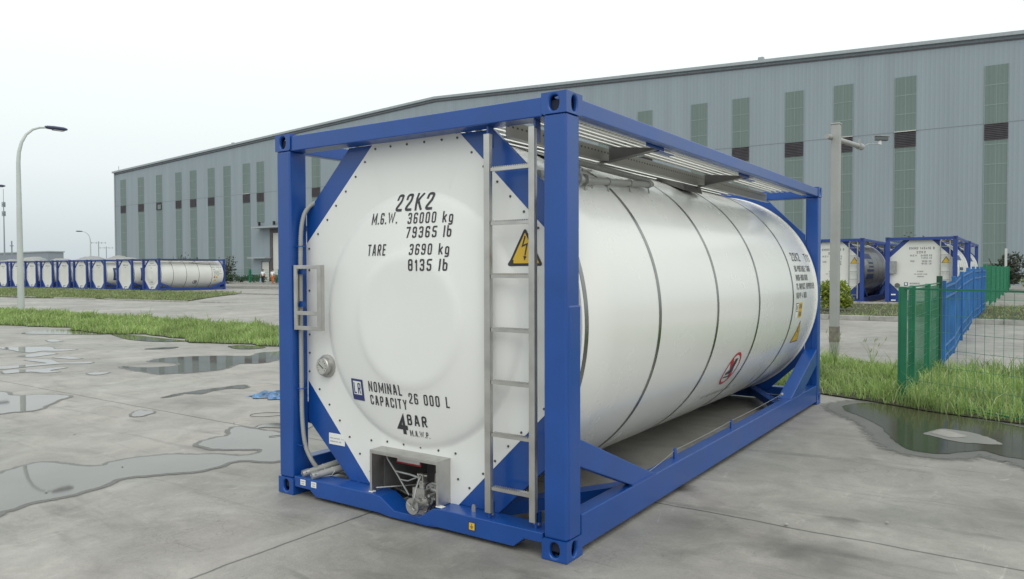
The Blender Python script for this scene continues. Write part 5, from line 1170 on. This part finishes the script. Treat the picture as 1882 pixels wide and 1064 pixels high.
# ------------------------------------------------------------------ sheet and cable on the yard
b = MB(); n = 26; vs = []
for i in range(n+1):
    for j in range(9):
        u, v = i/n, j/8; x = -3.78+.62*u; y = 2.42+.42*v+.10*u; ed = math.sin(math.pi*u)**.5*math.sin(math.pi*v)**.5 if 0 < u < 1 and 0 < v < 1 else 0
        vs.append((x+.03*math.sin(v*9+u*5), y+.05*math.sin(u*14), .006+ed*(.030+.026*math.sin(u*23+v*6)+.018*math.sin(u*9-v*13))))
b.add(vs, [(i*9+j, (i+1)*9+j, (i+1)*9+j+1, i*9+j+1) for i in range(n) for j in range(8)])
tag(b.build('plastic_sheet', M['cloth'], smooth=True), 'crumpled light blue plastic sheet on the concrete beside the left post', 'plastic sheet')
pts = []
for i in range(60):
    t = i/59; pts.append((-2.9+1.2*t+.35*math.sin(t*9), 2.3-.9*t+.32*math.cos(t*9), .008))
tag(MB().tube(pts, .003, 6).build('cable', M['black']), 'thin dark cable looped on the concrete behind the left post', 'cable')
# pebbles and leaves scattered on the yard
for i, (px_, py_) in enumerate(((430, 779), (137, 798), (225, 858), (1445, 965), (1630, 962), (85, 905))):
    p = at(px_, py_); b = MB(); k_ = [.012*random.uniform(.7, 1.5) for _ in range(3)]
    vs = [(p[0]+k_[0]*math.cos(a)*math.cos(e_), p[1]+k_[1]*math.sin(a)*math.cos(e_), .004+k_[2]*.7*(1+math.sin(e_))*.6) for e_ in (-.9, 0, .9) for a in [j*math.pi/3+e_*.3 for j in range(6)]]
    b.add(vs, [(r_*6+j, r_*6+(j+1) % 6, (r_+1)*6+(j+1) % 6, (r_+1)*6+j) for r_ in range(2) for j in range(6)]+[tuple(range(6)), tuple(range(12, 18))])
    o = b.build('pebble', M['kerb']); tag(o, 'tiny pebble lying loose on the wet concrete apron', 'pebble', 'pebbles on the concrete')

# ------------------------------------------------------------------ people
def person(loc, rz, trousers, label, bag, stride):
    T_ = empty('person', loc, rz); tag(T_, label, 'person', 'two people walking by the factory fence')
    V = []; E = []; Rr = []
    def add(p, r_, par=None):
        V.append(p); Rr.append(r_); i = len(V)-1
        if par is not None: E.append((par, i))
        return i
    pel = add((0, 0, .93), .13); ch = add((0, 0, 1.18), .13, pel); up = add((0, .0, 1.38), .14, ch); nk = add((0, 0, 1.48), .06, up); hd = add((0, .01, 1.60), .085, nk); tp = add((0, .0, 1.68), .075, hd); add((0, -.09, 1.595), .02, hd)
    for s in (-1, 1):
        hp = add((s*.09, 0, .88), .10, pel); kn = add((s*.10, -.04-s*stride*.5, .50), .065, hp); an = add((s*.10, .02-s*stride, .08), .045, kn); add((s*.11, -.14-s*stride, .035), .04, an)
        sh = add((s*.18, 0, 1.40), .06, up); el = add((s*.25, .03+s*stride*.3, 1.12), .042, sh); wr = add((s*.27, -.03+s*stride*.5, .89), .03, el); pm = add((s*.275, -.035+s*stride*.5, .82), .034, wr)
        for f in range(4): 
            a = add((s*.28, -.065+s*stride*.5+f*.02, .76), .009, pm); add((s*.272, -.07+s*stride*.5+f*.02, .72+.006*(f == 3)), .008, a)
        a = add((s*.262, -.075+s*stride*.5, .80), .01, pm); add((s*.255, -.09+s*stride*.5, .765), .009, a)
    def skin(name, vs, es, rs, material, par, lvl=1):
        me = bpy.data.meshes.new(name); me.from_pydata(vs, es, []); me.materials.append(material); o = put(bpy.data.objects.new(name, me), par)
        md = o.modifiers.new('skin', 'SKIN'); md.use_smooth_shade = True
        for i, r_ in enumerate(rs): me.skin_vertices[0].data[i].radius = (r_, r_)
        me.skin_vertices[0].data[0].use_root = True
        q = o.modifiers.new('sub', 'SUBSURF'); q.levels = lvl; q.render_levels = lvl; return o
    body = skin('body', V, E, Rr, M['skin'], T_)
    skin('shirt', [(0, 0, .92), (0, 0, 1.18), (0, 0, 1.40), (-.18, 0, 1.41), (-.235, .02-stride*.2, 1.18), (.18, 0, 1.41), (.235, .02+stride*.2, 1.18)], [(0, 1), (1, 2), (2, 3), (3, 4), (2, 5), (5, 6)], [.165, .16, .155, .08, .065, .08, .065], M['shirt'], T_)
    skin('trousers', [(0, 0, .95), (-.09, 0, .86), (-.10, -.04+stride*.5, .50), (-.10, .02+stride, .12), (.09, 0, .86), (.10, -.04-stride*.5, .50), (.10, .02-stride, .12)], [(0, 1), (1, 2), (2, 3), (0, 4), (4, 5), (5, 6)], [.15, .12, .088, .072, .12, .088, .072], trousers, T_)
    b = MB(); n = 12
    vs = [(.102*math.cos(2*math.pi*k/n)*math.cos(e_), .015+.105*math.sin(2*math.pi*k/n)*math.cos(e_), 1.635+.115*math.sin(e_)) for e_ in (-.1, .3, .7, 1.1, 1.5) for k in range(n)]
    b.add(vs, [(i*n+k, i*n+(k+1) % n, (i+1)*n+(k+1) % n, (i+1)*n+k) for i in range(4) for k in range(n)]); b.build('hair', M['hair'], T_, smooth=True)
    if bag:
        b = MB(); b.box((-.36, -.10, .25), (-.22, .12, .66)); b.tube([(-.29, -.06, .66), (-.28, -.04, .78), (-.29, .06, .66)], .008, 5)
        o = b.build('carrier_bag', M['bag'], bevel=.04); o.matrix_world = Matrix.Translation(loc) @ Matrix.Rotation(rz, 4, 'Z'); tag(o, 'pale blue bag held by the walker in dark trousers', 'bag')
px1 = at(486, 521.5); px2 = at(492.5, 522.5)
person((px1[0]-.25, px1[1], 0), R(28), M['trousers'], 'person walking in a white shirt and dark trousers beside the one in orange', True, .10)
person((px2[0]+.35, px2[1]+.4, 0), R(24), M['orange'], 'person walking in a white top and orange trousers in front of the factory door', False, .13)
